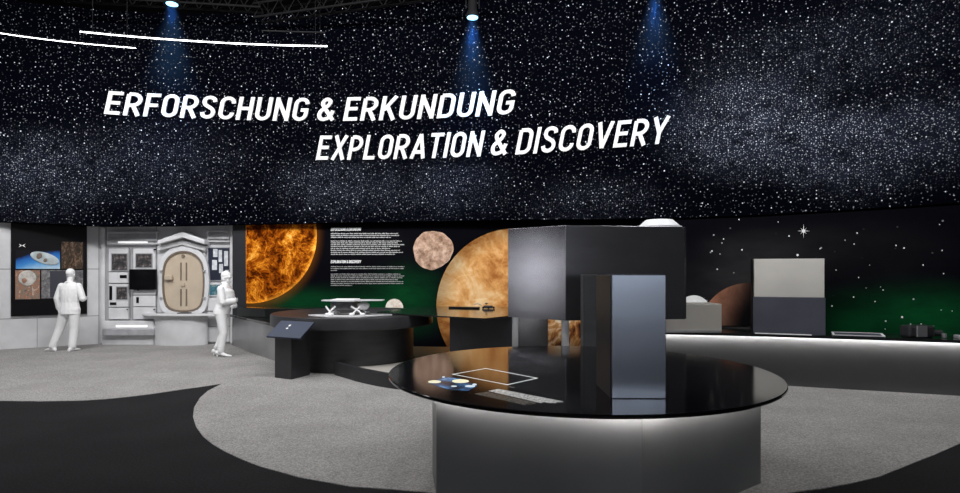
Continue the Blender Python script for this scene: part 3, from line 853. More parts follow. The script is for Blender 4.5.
hb = bb(MB(), 163.8, 275, 171.5, 280.0, 0.10, 0.20); obj('handle', hb, M['beige'], ht, bevel=0.02)
hu = MB(); hu.tube([(WX(183.5,YB-0.1), YB-0.10, WZ(284.5,YB-0.1)), (WX(183.5,YB-0.1), YB-0.14, WZ(284.5,YB-0.1))], 0.045, 16); obj('hub', hu, M['beige'], ht, smooth_=True)
bl = MB(); bl.tube([(WX(183.5,YB-0.1), YB-0.10, WZ(256,YB-0.1)), (WX(183.5,YB-0.1), YB-0.14, WZ(256,YB-0.1))], 0.035, 14); obj('bolt', bl, M['beige_dark'], ht, smooth_=True)

eq = thing('picture_panel', 'navy picture of white equipment beside the hatch, behind the walking figure', 'picture panel', (WX(218,YB), YB, WZ(281,YB)))
obj('frame', bb(MB(), 207.2, 247.0, 230, 281, 0.0, 0.04), M['grey_part'], eq)
obj('picture', bb(MB(), 208.2, 248, 229.2, 280, 0.04, 0.048), surf('navy_print', (0.012,0.016,0.035), 0.5, 0, 0.3, 5), eq)
gearm = surf('gear_print', (0.62,0.64,0.68), 0.5, 0, 0.25, 12)
gear = MB()
for x0, y0, x1, y1 in ((213,249,217.5,257),(218.5,250,222,262),(224,251,228,266),(212,260,217,270),(219,264,223,273),(225,270,228.6,279)):
    bb(gear, x0, y0, x1, y1, 0.048, 0.056)
obj('equipment_print', gear, gearm, eq, bevel=0.03)
te = thing('picture_panel', 'small teal picture low beside the hatch, at the back of the walking figure', 'picture panel', (WX(215,YB), YB, WZ(296,YB)))
obj('frame', bb(MB(), 208.4, 283.5, 221, 296.2, 0.0, 0.04), M['white_part'], te)
obj('picture', bb(MB(), 209.4, 284.6, 220, 295, 0.04, 0.048), M['p_teal'], te)
lk = thing('locker_front', 'white lower locker panels under the teal picture', 'locker', (WX(218,YB), YB, 0.1))
for y0, y1 in ((298,311),(312,326),(327,342)):
    d_ = obj('door', bb(MB(), 207.5, y0, 229.5, y1, 0.0, 0.06), M['white_wall'], lk, bevel=0.012)
    obj('latch', bb(MB(), 226, y0+5, 227.2, y0+7, 0.06, 0.08), M['grey_part'], d_)

# white half-round counter below the hatch
wc = thing('counter', 'white half-round counter under the beige hatch', 'counter', (WX(180,13.4), 13.4, 0))
def half(cx, y0, hw, dep, n=24): return [(cx+hw*math.cos(math.pi+math.pi*i/n), y0+dep*math.sin(math.pi+math.pi*i/n)) for i in range(n+1)]
cxw = WX(180, 13.6)
o = MB(); o.prism(half(cxw, 13.665, 0.62, 0.23), 0.0, 0.69); obj('base', o, M['white_wall'], wc, smooth_=True)
o = MB(); o.prism(half(cxw+0.12, 13.66, 1.02, 0.34), 0.69, 0.735); obj('counter_top', o, M['white_part'], wc, bevel=0.008)
tr = thing('tablet', 'flat dark tablet lying on the white half-round counter', 'tablet', (WX(183,13.5), 13.5, 0.736))
obj('casing', (lambda m: m.box(WX(178,13.5), WX(190,13.5), 13.45, 13.60, 0.736, 0.760))(MB()), M['seam'], tr, bevel=0.005)
obj('screen', (lambda m: m.box(WX(179,13.5), WX(189,13.5), 13.46, 13.59, 0.7605, 0.763))(MB()), M['black'], tr)

# slate end panel between station wall and sun mural
e = MB(); e.box(WX(232.6,13.5), WX(249.2,13.5), 13.5, 13.78, 0.0, 2.95)
struct(obj('wall_end', e, M['slate']))

# ------------------------------------------------------------------ left dark counter under the sun
lc = thing('counter', 'low curved grey counter under the orange sun picture', 'counter', (-4.6, 12.3, 0))
fp = [(233,13.4),(240,13.0),(250,12.3),(262,11.7),(274,11.15),(285,10.95)]
front = [(WX(a,b_), b_) for a, b_ in fp]
basep = front + [(-3.62,11.5),(-3.5,12.2),(-3.3,13.05),(-5.1,13.30),(-5.60,13.44)]
o = MB(); o.prism(basep, 0.0, 0.68); obj('base', o, M['counter_grey'], lc, smooth_=True)
topp = [(x-0.05, y-0.06) for x, y in front] + basep[len(front):]
o = MB(); o.prism(topp, 0.68, 0.735); obj('counter_top', o, M['glass_dark'], lc, bevel=0.006)
o = MB(); o.prism([(-5.30,12.75),(-4.6,12.35),(-3.75,12.25),(-3.3,12.6),(-3.3,13.0),(-5.25,13.28)], 0.735, 0.93); obj('ledge', o, M['glass_dark'], lc, bevel=0.008)

# ------------------------------------------------------------------ middle round table and lander model
T2 = (-2.34, 10.82)
t2 = thing('round_table', 'round dark table with a thick rim carrying the lander model', 'table', (*T2, 0))
o = MB(); o.lathe([(1.10,0.0),(1.10,0.742)], *T2, seg=96); obj('pedestal', o, M['mdark'], t2, smooth_=True)
o = MB(); o.lathe([(1.30,0.742),(1.44,0.745),(1.46,0.765),(1.46,0.94),(1.45,0.956),(1.34,0.956),(1.33,0.952)], *T2, seg=128)
obj('table_top', o, M['mdark2'], t2, smooth_=True)
pf = [(a*1.0, b_) for a, b_ in []]
def arcpts(c, r, a0, a1, n): return [(c[0]+r*math.cos(math.radians(a0+(a1-a0)*i/n)), c[1]+r*math.sin(math.radians(a0+(a1-a0)*i/n))) for i in range(n+1)]
platp = arcpts(T2, 1.115, 60, -93, 28) + [(-2.22,9.42),(-2.05,9.22),(-1.89,9.03),(-1.55,8.70),(-1.22,8.46),(-0.8,8.27),(-0.3,8.04),(0.5,7.58),(1.05,7.22),(1.8,7.2),(1.86,8.2),(1.86,12.0),(-1.7,12.45)]
pm = thing('low_platform', 'low dark-edged platform with pale top behind the big foreground table', 'platform', (0, 9.5, 0))
o = MB(); o.prism(platp, 0.007, 0.110); obj('platform_body', o, M['mdark2'], pm)
o = MB(); o.prism(platp, 0.110, 0.120); obj('platform_top', o, M['kerbtop'], pm)
kf = spl([(-2.385,9.62)]+platp[29:38], 5)
o = MB(); n_ = len(kf); ins = []
for i, p in enumerate(kf):
    t_ = np.array(kf[min(i+1,n_-1)])-np.array(kf[max(i-1,0)]); t_ = t_/np.linalg.norm(t_); ins.append((p[0]-t_[1]*0.07, p[1]+t_[0]*0.07))
    kf[i] = (p[0]+t_[1]*0.012, p[1]-t_[0]*0.012)
for p, q in zip(kf, ins): o.v += [(*p,0.007),(*q,0.007),(*q,0.215),(*p,0.215)]
for i in range(n_-1):
    for k in range(4): o.f.append((i*4+k, i*4+(k+1)%4, i*4+4+(k+1)%4, i*4+4+k))
o.f += [(0,1,2,3),(n_*4-1,n_*4-2,n_*4-3,n_*4-4)]
obj('kerb', o, M['kiosk'], pm, smooth_=True)

ld = thing('lander_model', 'white and grey space lander model standing on the thick-rimmed round table', 'model', (-2.25, 9.85, 0.956))
wm, gmn = M['steel'], M['grey_part']
o = MB(); o.prism([(-2.90,9.86),(-2.5,9.52),(-1.95,9.50),(-1.50,9.98),(-2.2,10.35)], 0.957, 0.980); obj('base_plate', o, M['white_part'], ld, bevel=0.004)
o = MB(); o.box(-2.49,-2.09,9.70,10.03,1.065,1.205); obj('body', o, M['lander_grey'], ld, bevel=0.03)
o = MB(); o.prism([(-2.47,9.63),(-2.07,9.63),(-2.07,10.08),(-2.47,10.08)], 1.210, 1.245); obj('deck', o, M['figure'], ld, bevel=0.008)
o = MB(); o.prism([(-2.66,9.78),(-2.47,9.66),(-2.47,10.05),(-2.66,9.95)], 1.212, 1.230); obj('wing_panel', o, M['white_part'], ld, bevel=0.004)
o = MB(); o.prism([(-2.07,9.66),(-1.63,9.74),(-1.63,9.98),(-2.07,10.05)], 1.216, 1.232); obj('wing_panel', o, M['white_part'], ld, bevel=0.004)
o = MB(); o.lathe([(0.0,-0.05),(0.07,-0.05),(0.10,-0.01),(0.10,0.03),(0.06,0.055),(0.0,0.055)], -1.965, 9.85, 24, 1.13); obj('instrument_dome', o, M['figure'], ld, smooth_=True)
o = MB(); o.tube([(-2.05,9.86,1.21),(-2.0,9.86,1.19)], 0.02, 8); obj('joint', o, wm, ld)
o = MB(); o.tube([(-2.09,9.8,1.09),(-1.9,9.83,1.075)], 0.012, 8); obj('arm', o, M['white_part'], ld)
for hx, kx, fx in ((-2.56,-2.50,-2.46),(-2.40,-2.47,-2.52),(-2.14,-2.02,-1.94),(-1.98,-2.06,-2.12)):
    for sy in (-1, 1):
        lm = MB(); y = 9.86+sy*0.17
        lm.tube([(hx,y,1.13),(kx,y+sy*0.02,1.06),(fx,y+sy*0.04,0.995)], [0.015,0.014,0.012], 8)
        leg = obj('leg', lm, M['figure'], ld, smooth_=True)
        fm = MB(); fm.lathe([(0.030,0.0),(0.045,0.008),(0.045,0.03),(0.015,0.045)], fx, y+sy*0.04, 16, 0.980); obj('foot', fm, M['figure'], leg, smooth_=True)

# glass wing top and dark block right of the round table
g3 = thing('glass_table', 'angular dark glass table top reaching from the round table to the hanging hood', 'table', (0.0, 10.4, 0.2))
wing = [(-1.86,10.50),(-1.18,9.88),(0.077,9.06),(0.44,9.52),(1.0,10.2),(1.0,12.0),(-0.6,12.25),(-1.25,11.9),(-1.6,11.3)]
o = MB(); o.prism(wing, 0.960, 0.982); obj('table_top', o, M['glass_dark'], g3, bevel=0.004)
o = MB(); o.box(-0.50,0.53,9.62,11.6,0.121,0.958); obj('block_base', o, M['slate'], g3, bevel=0.008)
bs = tag(obj('black_plate', (lambda m: m.prism([(-0.62,11.55),(-0.02,11.35),(0.0,11.5),(-0.6,11.72)], 0.983, 1.012))(MB()), M['black'], bevel=0.004), 'thin black plate lying on the glass table in front of the orange planet', 'plate')
rv = thing('rover_model', 'tiny dark rover model on the glass table against the orange planet', 'model', (0.16, 11.4, 0.983))
o = MB(); o.box(0.07,0.25,11.335,11.475,0.992,1.045); obj('body', o, M['kiosk'], rv, bevel=0.008)
o = MB(); o.tube([(0.03,11.4,1.05),(-0.05,11.4,1.085),(-0.12,11.4,1.06)], 0.008, 6); obj('arm', o, M['grey_part'], rv)
o = MB(); o.tube([(0.12,11.4,1.06),(0.12,11.4,1.08)], 0.008, 6); o.box(0.10,0.15,11.38,11.42,1.075,1.095); obj('mast', o, M['kiosk'], rv)
for x in (0.06,0.165,0.27):
    for y in (11.32,11.49):
        o = MB(); o.tube([(x,y-0.012,1.006),(x,y+0.012,1.003)], 0.018, 12); obj('wheel', o, M['black'], rv, smooth_=True)

# ------------------------------------------------------------------ hanging hood display
hd = thing('display_hood', 'large grey sheet-metal hood on slim posts over the platform', 'display hood', (1.4, 8.1, 0.2))
hp = [(0.39,8.14),(1.10,7.50),(2.71,7.735),(2.755,7.80),(2.755,8.52),(0.80,8.58)]
o = MB(); o.prism(hp, 1.075, 2.300); obj('hood', o, M['gunmetal'], hd, bevel=0.003)
for (x, y, w_) in ((1.11,7.60,0.045),(0.495,8.22,0.042),(1.75,8.45,0.04)):
    o = MB(); o.box(x-w_, x+w_, y-w_, y+w_, 0.121, 1.075); obj('post', o, M['steel'], hd, bevel=0.006)
o = MB(); o.box(0.575,1.045,8.98,9.03,0.121,1.20); bp_ = obj('back_panel', o, M['gunmetal'], hd)
M['p_rock'] = pic_mat('rock_picture', [(0.34,(0.03,0.008,0.004)),(0.42,(0.34,0.11,0.03)),(0.50,(0.75,0.38,0.13)),(0.58,(0.98,0.84,0.62))], 3.2, 1.2)
rp_ = thing('picture_panel', 'orange and white rocky surface picture low behind the hood posts', 'picture panel', (1.42, 9.3, 0.121))
o = MB(); o.box(1.055,1.80,9.26,9.30,0.121,1.16); obj('picture', o, M['p_rock'], rp_)
o = MB(); o.box(1.055,1.80,9.301,9.33,0.121,1.16); obj('backing', o, M['slate'], rp_)
cpp = thing('conical_cap', 'white conical cap standing on top of the grey hood', 'conical cap', (2.46, 8.02, 2.30))
o = MB(); o.lathe([(0.285,0.0),(0.29,0.015),(0.19,0.105),(0.175,0.114),(0.0,0.118)], 2.46, 8.02, 48, 2.301); obj('cap_shell', o, surf('white_cap', (0.80,0.81,0.83), 0.4), cpp, smooth_=True)
o = MB(); o.lathe([(0.285,0.0),(0.30,0.0),(0.30,0.022),(0.285,0.022)], 2.46, 8.02, 48, 2.301); obj('rim', o, M['white_part'], cpp, smooth_=True)

sl = tag(obj('upright_slab', (lambda m: m.box(1.215,1.95,6.86,7.06,0.007,1.668))(MB()), M['mdark'], bevel=0.006), 'dark upright slab standing behind the foreground table beside the tall box', 'slab')

# ------------------------------------------------------------------ foreground round table
T1 = (0.85, 5.10); RT = 1.63; ZT = 0.85
t1 = thing('round_table', 'big black gloss round table in the foreground with a lit pedestal', 'table', (*T1, 0))
o = MB(); o.lathe([(RT-0.03,ZT-0.030),(RT-0.006,ZT-0.027),(RT,ZT-0.020),(RT,ZT-0.006),(RT-0.006,ZT)], *T1, seg=160); obj('table_top', o, M['gloss'], t1, smooth_=True)
pp = [(-0.40,4.91),(-0.33,4.42),(1.05,3.78),(2.25,4.68),(2.15,5.9),(1.0,6.42),(-0.1,6.05)]
o = MB(); o.prism(pp, 0.007, ZT-0.031); obj('pedestal', o, M['pedestal'], t1)
def led_ring(poly, off, z, wd, closed=True):
    """thin light strip that follows a polygon on its outside, facing down"""
    n = len(poly); mb = MB()
    cx = sum(p[0] for p in poly)/n; cy = sum(p[1] for p in poly)/n
    for i in range(n if closed else n-1):
        p, q = np.array(poly[i]), np.array(poly[(i+1)%n]); t = (q-p)/np.linalg.norm(q-p); nr = np.array((t[1],-t[0]))
        if np.dot(nr, (p+q)/2-np.array((cx,cy))) < 0: nr = -nr
        a, b_ = p+nr*off, q+nr*off; c, d = q+nr*(off+wd), p+nr*(off+wd)
        mb.add([(*a,z),(*b_,z),(*c,z),(*d,z),(*a,z+0.008),(*b_,z+0.008),(*c,z+0.008),(*d,z+0.008)], [(0,3,2,1),(4,5,6,7),(0,1,5,4),(1,2,6,5),(2,3,7,6),(3,0,4,7)])
    return mb
def tall_ring(off, wd, z0, z1):
    m = led_ring(pp, off, 0.0, wd); m.v = [(x, y, z0 if z < 0.004 else z1) for x, y, z in m.v]; return m
obj('light_strip', tall_ring(0.060, 0.002, ZT-0.060, ZT-0.032), M['led'], t1)
obj('light_channel', tall_ring(0.0625, 0.010, ZT-0.068, ZT-0.032), M['mdark2'], t1)

# flat graphics in the table top
def flat(pts, z=ZT+0.0005, th=0.0012):
    mb = MB(); mb.prism(pts, z, z+th); return mb
def frame_quad(c, w_):
    c = [np.array(p) for p in c]; mb = MB()
    for i in range(4):
        p, q = c[i], c[(i+1)%4]; t = (q-p)/np.linalg.norm(q-p); nr = np.array((-t[1],t[0]))*w_/2
        mb.prism([tuple(p-t*w_/2-nr), tuple(q+t*w_/2-nr), tuple(q+t*w_/2+nr), tuple(p-t*w_/2+nr)], ZT+0.0005, ZT+0.0015)
    return mb
obj('outline_graphic', frame_quad([FP(453,374.3,ZT),FP(486,368.5,ZT),FP(537,378.2,ZT),FP(507.4,384.8,ZT)], 0.011), M['screen_white'], t1)
m_, nt, b_ = new_mat('orbit_picture')
tc = N(nt, 'ShaderNodeTexCoord'); no = N(nt, 'ShaderNodeTexNoise'); setin(no, Scale=3.0, Detail=5.0); nt.links.new(tc.outputs['Generated'], no.inputs['Vector'])
nt.links.new(ramp(nt, no.outputs['Fac'], [(0.38,(0.003,0.006,0.014)),(0.50,(0.010,0.05,0.13)),(0.62,(0.04,0.15,0.32)),(0.74,(0.4,0.5,0.6))]), b_.inputs['Base Color']); nt.links.new(b_.inputs['Base Color'].links[0].from_socket, b_.inputs['Emission Color']); setin(b_, Roughness=0.15, Emission_Strength=0.7)
pic = obj('orbit_picture', flat([FP(x, y, ZT) for x, y in ((430,383.5),(443,377),(459,378.5),(470,382),(477,386),(468,391),(446,389))]), m_, t1)
for cx_, cy_, rx, ry in ((434.5,382,6.5,1.3),(460.5,381.4,8.5,1.8),(443.5,377.3,1.4,0.5),(470,386.5,5,1.0),(454,386.5,3,0.6),(474.5,384.8,2.2,0.9)):
    pts = [FP(cx_+rx*math.cos(t), cy_+ry*math.sin(t), ZT) for t in [2*math.pi*i/20 for i in range(20)]]
    obj('bright_spot', flat(pts, ZT+0.0018), M['screen_cream'] if ry > 1.2 else M['screen_pale'], pic)
def table_text(parent, c, n, mat, fill=0.74):
    """rows of tiny letter marks inside a quadrilateral c (left-far, right-far, right-near, left-near order)"""
    a, b1, c1, d1 = [np.array(p) for p in c]; mb = MB()
    for i in range(n):
        v0 = (i+0.1)/n; v1 = (i+fill)/n
        L0, R0 = a+(d1-a)*v0, b1+(c1-b1)*v0; L1, R1 = a+(d1-a)*v1, b1+(c1-b1)*v1
        u = 0.0; end = rng.uniform(0.86, 1.0)
        while u < end:
            for _ in range(rng.randint(3, 8)):
                w_ = rng.uniform(0.008, 0.012)
                mb.add([(*(L0+(R0-L0)*u),ZT+0.0016),(*(L0+(R0-L0)*(u+w_)),ZT+0.0016),(*(L1+(R1-L1)*(u+w_)),ZT+0.0016),(*(L1+(R1-L1)*u),ZT+0.0016)], [(0,1,2,3)])
                u += w_+0.004
                if u > end: break
            u += 0.010
    return obj('text_print', mb, mat, parent)
table_text(t1, [FP(498.5,389,ZT),FP(565,402,ZT),FP(546,404.5,ZT),FP(488,391.2,ZT)], 7, M['screen_white'])
table_text(t1, [FP(487,392,ZT),FP(541,404,ZT),FP(528,406,ZT),FP(474,394,ZT)], 6, M['screen_dim'])
table_text(t1, [FP(510,386.6,ZT),FP(516,387.4,ZT),FP(514.5,388,ZT),FP(508,387.2,ZT)], 1, M['screen_dim'], 0.9)

# tall box on the table
bx = thing('display_case', 'tall blue-grey metal box standing on the black gloss table', 'display case', (1.065, 4.17, ZT))
o = MB(); o.box(0.884,1.247,3.915,4.41,ZT+0.001,1.682); obj('case_body', o, M['bluesteel'], bx, bevel=0.004)
o = MB(); o.box(0.876,0.883,3.93,4.40,ZT+0.002,1.676); obj('side_shade', o, M['mdark2'], bx)  # dark layer over the left face, standing in for its shade

# ------------------------------------------------------------------ info lectern
ks = thing('info_lectern', 'short black lectern with a tilted blue-grey text panel in front of the round table', 'lectern', (-3.05, 9.45, 0))
kq = [np.array(p) for p in ((-3.29,9.36),(-2.97,9.19),(-2.80,9.62),(-3.12,9.79))]
o = MB(); n_ = 4
vs = [(*p,0.006) for p in kq] + [(*kq[0],0.66),(*kq[1],0.66),(*kq[2],0.735),(*kq[3],0.735)]
o.add(vs, [(3,2,1,0),(4,5,6,7),(0,1,5,4),(1,2,6,5),(2,3,7,6),(3,0,4,7)]); obj('column', o, M['kiosk'], ks, bevel=0.006)
pc = [Vector((-3.37,9.22,0.675)), Vector((-2.80,9.10,0.655)), Vector((-2.64,9.33,0.890)), Vector((-3.21,9.45,0.905))]
nv = (pc[1]-pc[0]).cross(pc[3]-pc[0]).normalized()
o = MB(); o.add([tuple(p-nv*0.018) for p in pc]+[tuple(p+nv*0.018) for p in pc], [(3,2,1,0),(4,5,6,7),(0,1,5,4),(1,2,6,5),(2,3,7,6),(3,0,4,7)])
pn = obj('panel', o, surf('blue_grey_text_panel', (0.036,0.046,0.080), 0.5, 0, 0.08, 4, spec=0.3), ks, bevel=0.004)
def on_panel(u, v, h): return tuple(pc[0]+(pc[1]-pc[0])*u+(pc[3]-pc[0])*v+nv*h)
tx = MB()
for r_, (u0_, u1_, v0_) in enumerate(((0.36,0.66,0.66),(0.36,0.54,0.50))):
    u = u0_
    while u < u1_:
        w_ = rng.uniform(0.05, 0.09); h_ = 0.11 if r_ == 0 else 0.08
        tx.add([on_panel(u,v0_,0.0195),on_panel(u+w_,v0_,0.0195),on_panel(u+w_,v0_+h_,0.0195),on_panel(u,v0_+h_,0.0195)], [(0,1,2,3)]); u += w_+0.012
obj('text_print', tx, M['print_white'], pn)

# ------------------------------------------------------------------ right counter and what stands on it
rc = thing('counter', 'long dark counter with a glowing edge along the right space mural', 'counter', (4.5, 8.8, 0))
rf = [(1.95,8.93),(2.79,8.76),(3.6,8.60),(4.42,8.38),(5.27,8.08),(6.35,7.70),(7.4,7.22),(8.4,6.70)]
fine = spl(rf, 6)
def inset(pts, k):
    out = []
    for i, p in enumerate(pts):
        a = np.array(pts[max(i-1,0)]); b1 = np.array(pts[min(i+1,len(pts)-1)]); t = (b1-a)/np.linalg.norm(b1-a); out.append((p[0]-t[1]*k, p[1]+t[0]*k))
    return out
backp = [RIGHT.at(u, 0.02) for u in np.linspace(RIGHT.u_px(1170), RIGHT.u_px(650), 16)]
backp = [p for p in backp if p[0] < 8.9] + [(2.0, 9.95)]
topb = MB(); topb.prism(fine+backp, 0.765, 0.80); obj('counter_top', topb, M['glass_dark'], rc)
bf = inset(fine, 0.34)
o = MB(); o.prism(bf+[inset(backp,0)[i] for i in range(len(backp))], 0.007, 0.765); obj('base', o, M['counter_front'], rc, smooth_=True)
def under_strip(i0, i1, z0, z1):
    m = MB(); a1, a2 = inset(fine, i0), inset(fine, i1)
    for i in range(len(a1)-1):
        m.add([(*a1[i],z0),(*a1[i+1],z0),(*a2[i+1],z0),(*a2[i],z0),(*a1[i],z1),(*a1[i+1],z1),(*a2[i+1],z1),(*a2[i],z1)], [(3,2,1,0),(4,5,6,7),(0,1,5,4),(1,2,6,5),(2,3,7,6),(3,0,4,7)])
    return m
obj('light_strip', under_strip(0.272, 0.270, 0.742, 0.764), M['led_counter'], rc)
obj('light_channel', under_strip(0.2695, 0.258, 0.735, 0.764), M['mdark2'], rc)

cb = thing('display_box', 'low champagne metal box on the long counter beside the hanging hood', 'display box', (3.1, 8.9, 0.80))
o = MB(); o.box(2.58,3.585,8.66,9.12,0.801,1.226); obj('box_shell', o, M['champagne'], cb, bevel=0.006)
o = MB(); o.box(2.60,3.57,8.640,8.66,0.802,0.840); obj('lower_rail', o, M['steel'], cb, bevel=0.004)
tb = thing('display_box', 'tall two-tone box on the long counter, cream upper half over slate lower half', 'display box', (4.5, 8.6, 0.80))
ba, bb_ = np.array((4.02,8.60)), np.array((4.90,8.28)); bt = (bb_-ba)/np.linalg.norm(bb_-ba); bn = np.array((-bt[1],bt[0]))
def turned(u0, u1, v0, v1): return [tuple(ba+bt*u+bn*v) for u, v in ((u0,v0),(u1,v0),(u1,v1),(u0,v1))]
BL = float(np.linalg.norm(bb_-ba))
o = MB(); o.prism(turned(0,BL,0,0.26), 0.801, 1.335); obj('lower_section', o, M['slateblue'], tb, bevel=0.005)
o = MB(); o.prism(turned(0.012,BL-0.012,0.006,0.26), 1.3355, 1.892); obj('upper_section', o, M['champagne'], tb, bevel=0.005)
o = MB(); o.prism(turned(-0.016,-0.001,0.004,0.20), 0.801, 1.888); obj('side_edge', o, M['black'], tb)
st_ = tag(obj('label_strip', (lambda m: m.prism(turned(0.02,0.75,-0.085,-0.045), 0.801, 0.812))(MB()), M['print_white'], bevel=0.002), 'thin white strip lying at the foot of the two-tone box', 'strip')
fs = thing('touch_screen', 'flat dark touch screen with a white outline lying on the long counter', 'screen', (5.3, 8.3, 0.80))
sq = [(4.98,8.22),(5.56,8.03),(5.78,8.42),(5.20,8.62)]
o = MB(); o.prism(sq, 0.801, 0.812); obj('glass', o, M['slateblue'], fs)
def frame_q2(c, w_, z):
    c = [np.array(p) for p in c]; mb = MB()
    for i in range(4):
        p, q = c[i], c[(i+1)%4]; t = (q-p)/np.linalg.norm(q-p); nr = np.array((-t[1],t[0]))*w_/2
        mb.prism([tuple(p-nr), tuple(q-nr), tuple(q+nr), tuple(p+nr)], z, z+0.006)
    return mb
obj('outline', frame_q2(sq, 0.028, 0.8125), M['print_white'], fs)
dv = thing('instrument', 'small black instrument with a grey front plate on the far right of the counter', 'instrument', (6.05, 7.98, 0.80))
o = MB(); o.box(5.86,6.22,7.97,8.17,0.801,0.965); obj('body', o, M['kiosk'], dv, bevel=0.03)
o = MB(); o.box(5.95,6.09,7.945,7.968,0.815,0.965); obj('front_plate', o, M['steel'], dv, bevel=0.004)
o = MB(); o.tube([(6.22,8.05,0.86),(6.34,8.02,0.86)], 0.045, 16); obj('barrel', o, M['kiosk'], dv, smooth_=True)
o = MB(); o.box(6.30,6.345,7.93,7.98,0.801,0.865); obj('knob', o, M['steel'], dv, bevel=0.01)
ty = tag(obj('tray', (lambda m: m.prism([(6.42,7.83),(6.98,7.58),(7.06,7.78),(6.50,8.02)], 0.801, 0.842))(MB()), M['grey_part'], bevel=0.006), 'shallow grey tray on the counter at the right edge beyond the instrument', 'tray')

# ------------------------------------------------------------------ white figures
def bake(o):
    dg = bpy.context.evaluated_depsgraph_get(); dg.update()
    me = bpy.data.meshes.new_from_object(o.evaluated_get(dg)); o.modifiers.clear(); o.data = me
def solidform(name, mb, mat, vox, parent=None, origin=None, smooth_it=2):
    o = obj(name, mb, mat, parent, origin=origin)
    md = o.modifiers.new('r', 'REMESH'); md.mode = 'VOXEL'; md.voxel_size = vox; md.use_smooth_shade = True
    if smooth_it:
        ms = o.modifiers.new('s', 'SMOOTH'); ms.factor = 0.5; ms.iterations = smooth_it
    bake(o); return o

class Rig:
    """turns figure space (x right, y forward, z up) into the room"""
    def __init__(s, x, y, ang): s.o = Vector((x,y,0)); s.R = Matrix.Rotation(ang, 3, 'Z')
    def p(s, v): return s.o + s.R @ Vector(v)
    def v(s, v): return s.R @ Vector(v)
def limb(mb, rig, pts, rs, seg=16):
    P = [rig.p(p) for p in pts]
    Q = []; Rr = []
    for i in range(len(P)-1):
        for t in (0, 0.33, 0.66): Q.append(P[i].lerp(P[i+1], t)); Rr.append(rs[i]+(rs[i+1]-rs[i])*t)
    Q.append(P[-1]); Rr.append(rs[-1])
    mb.tube(Q, Rr, seg)
    for i, p in enumerate(P): mb.ell(p, (rs[i],)*3, 14, 8)
def section(mb, rig, rows, seg=24):
    """rows = (z, y centre, half width, half depth[, x centre])"""
    mb.loft([(rig.p((r[4] if len(r) > 4 else 0, r[1], r[0])), rig.v((r[2],0,0)), rig.v((0,r[3],0))) for r in rows], seg)
def hand(mb, rig, wrist, dirv, palm, curl=0.5, side=1):
    """palm, four unequal bent fingers and a thumb from the side of the palm; palm = facing normal"""
    w_ = Vector(wrist); d = Vector(dirv).normalized(); n = Vector(palm); n = (n-d*n.dot(d)).normalized(); s_ = d.cross(n).normalized()*side
    c = w_+d*0.05
    Rm = rig.R @ Matrix((s_, n, d)).transposed()
    mb.ell(rig.p(c), (0.041, 0.018, 0.055), 14, 8, Rm)
    for i, L in enumerate((0.072, 0.082, 0.076, 0.060)):
        b0 = c+s_*(0.030-0.020*i)+d*0.040
        p1 = b0+(d*math.cos(curl*0.5)+n*math.sin(curl*0.5))*L*0.45
        p2 = p1+(d*math.cos(curl*1.2)+n*math.sin(curl*1.2))*L*0.32
        p3 = p2+(d*math.cos(curl*2.0)+n*math.sin(curl*2.0))*L*0.23
        mb.tube([rig.p(p) for p in (b0-d*0.02, b0, p1, p2, p3)], [0.0095,0.0095,0.009,0.008,0.0065], 8)
    t0 = c+s_*0.030-d*0.025; t1_ = t0+(s_*0.75+d*0.6+n*0.25)*0.036; t2_ = t1_+(s_*0.15+d*0.9+n*0.4)*0.030
    mb.tube([rig.p(p) for p in (t0-s_*0.015, t0, t1_, t2_)], [0.011,0.011,0.0095,0.007], 8)
def head(mb, rig, c, yaw=0.0, pitch=0.0):
    c = Vector(c); Rm = rig.R @ Matrix.Rotation(yaw,3,'Z') @ Matrix.Rotation(pitch,3,'X'); L = lambda v: rig.o+rig.R@c+Rm@Vector(v)
    mb.ell(L((0,-0.008,0.025)), (0.076,0.097,0.098), 24, 14, Rm)           # skull
    mb.ell(L((0,0.022,-0.045)), (0.058,0.068,0.075), 20, 12, Rm)           # jaw
    mb.ell(L((0,0.066,-0.100)), (0.022,0.020,0.018), 12, 8, Rm)            # chin
    mb.tube([L((0,0.086,0.012)), L((0,0.106,-0.022)), L((0,0.098,-0.036))], [0.008,0.014,0.011], 8)
    for sx in (-1, 1):
        mb.ell(L((sx*0.075,-0.008,-0.008)), (0.010,0.018,0.030), 10, 8, Rm)   # ear
        mb.ell(L((sx*0.030,0.078,0.026)), (0.022,0.014,0.008), 10, 6, Rm)     # brow
        mb.ell(L((sx*0.030,0.074,0.006)), (0.013,0.012,0.008), 10, 6, Rm)     # eye
        mb.ell(L((sx*0.036,0.060,-0.028)), (0.022,0.018,0.020), 10, 6, Rm)    # cheek
    mb.ell(L((0,0.086,-0.062)), (0.024,0.010,0.006), 12, 6, Rm); mb.ell(L((0,0.084,-0.073)), (0.020,0.010,0.006), 12, 6, Rm)
    return L, Rm
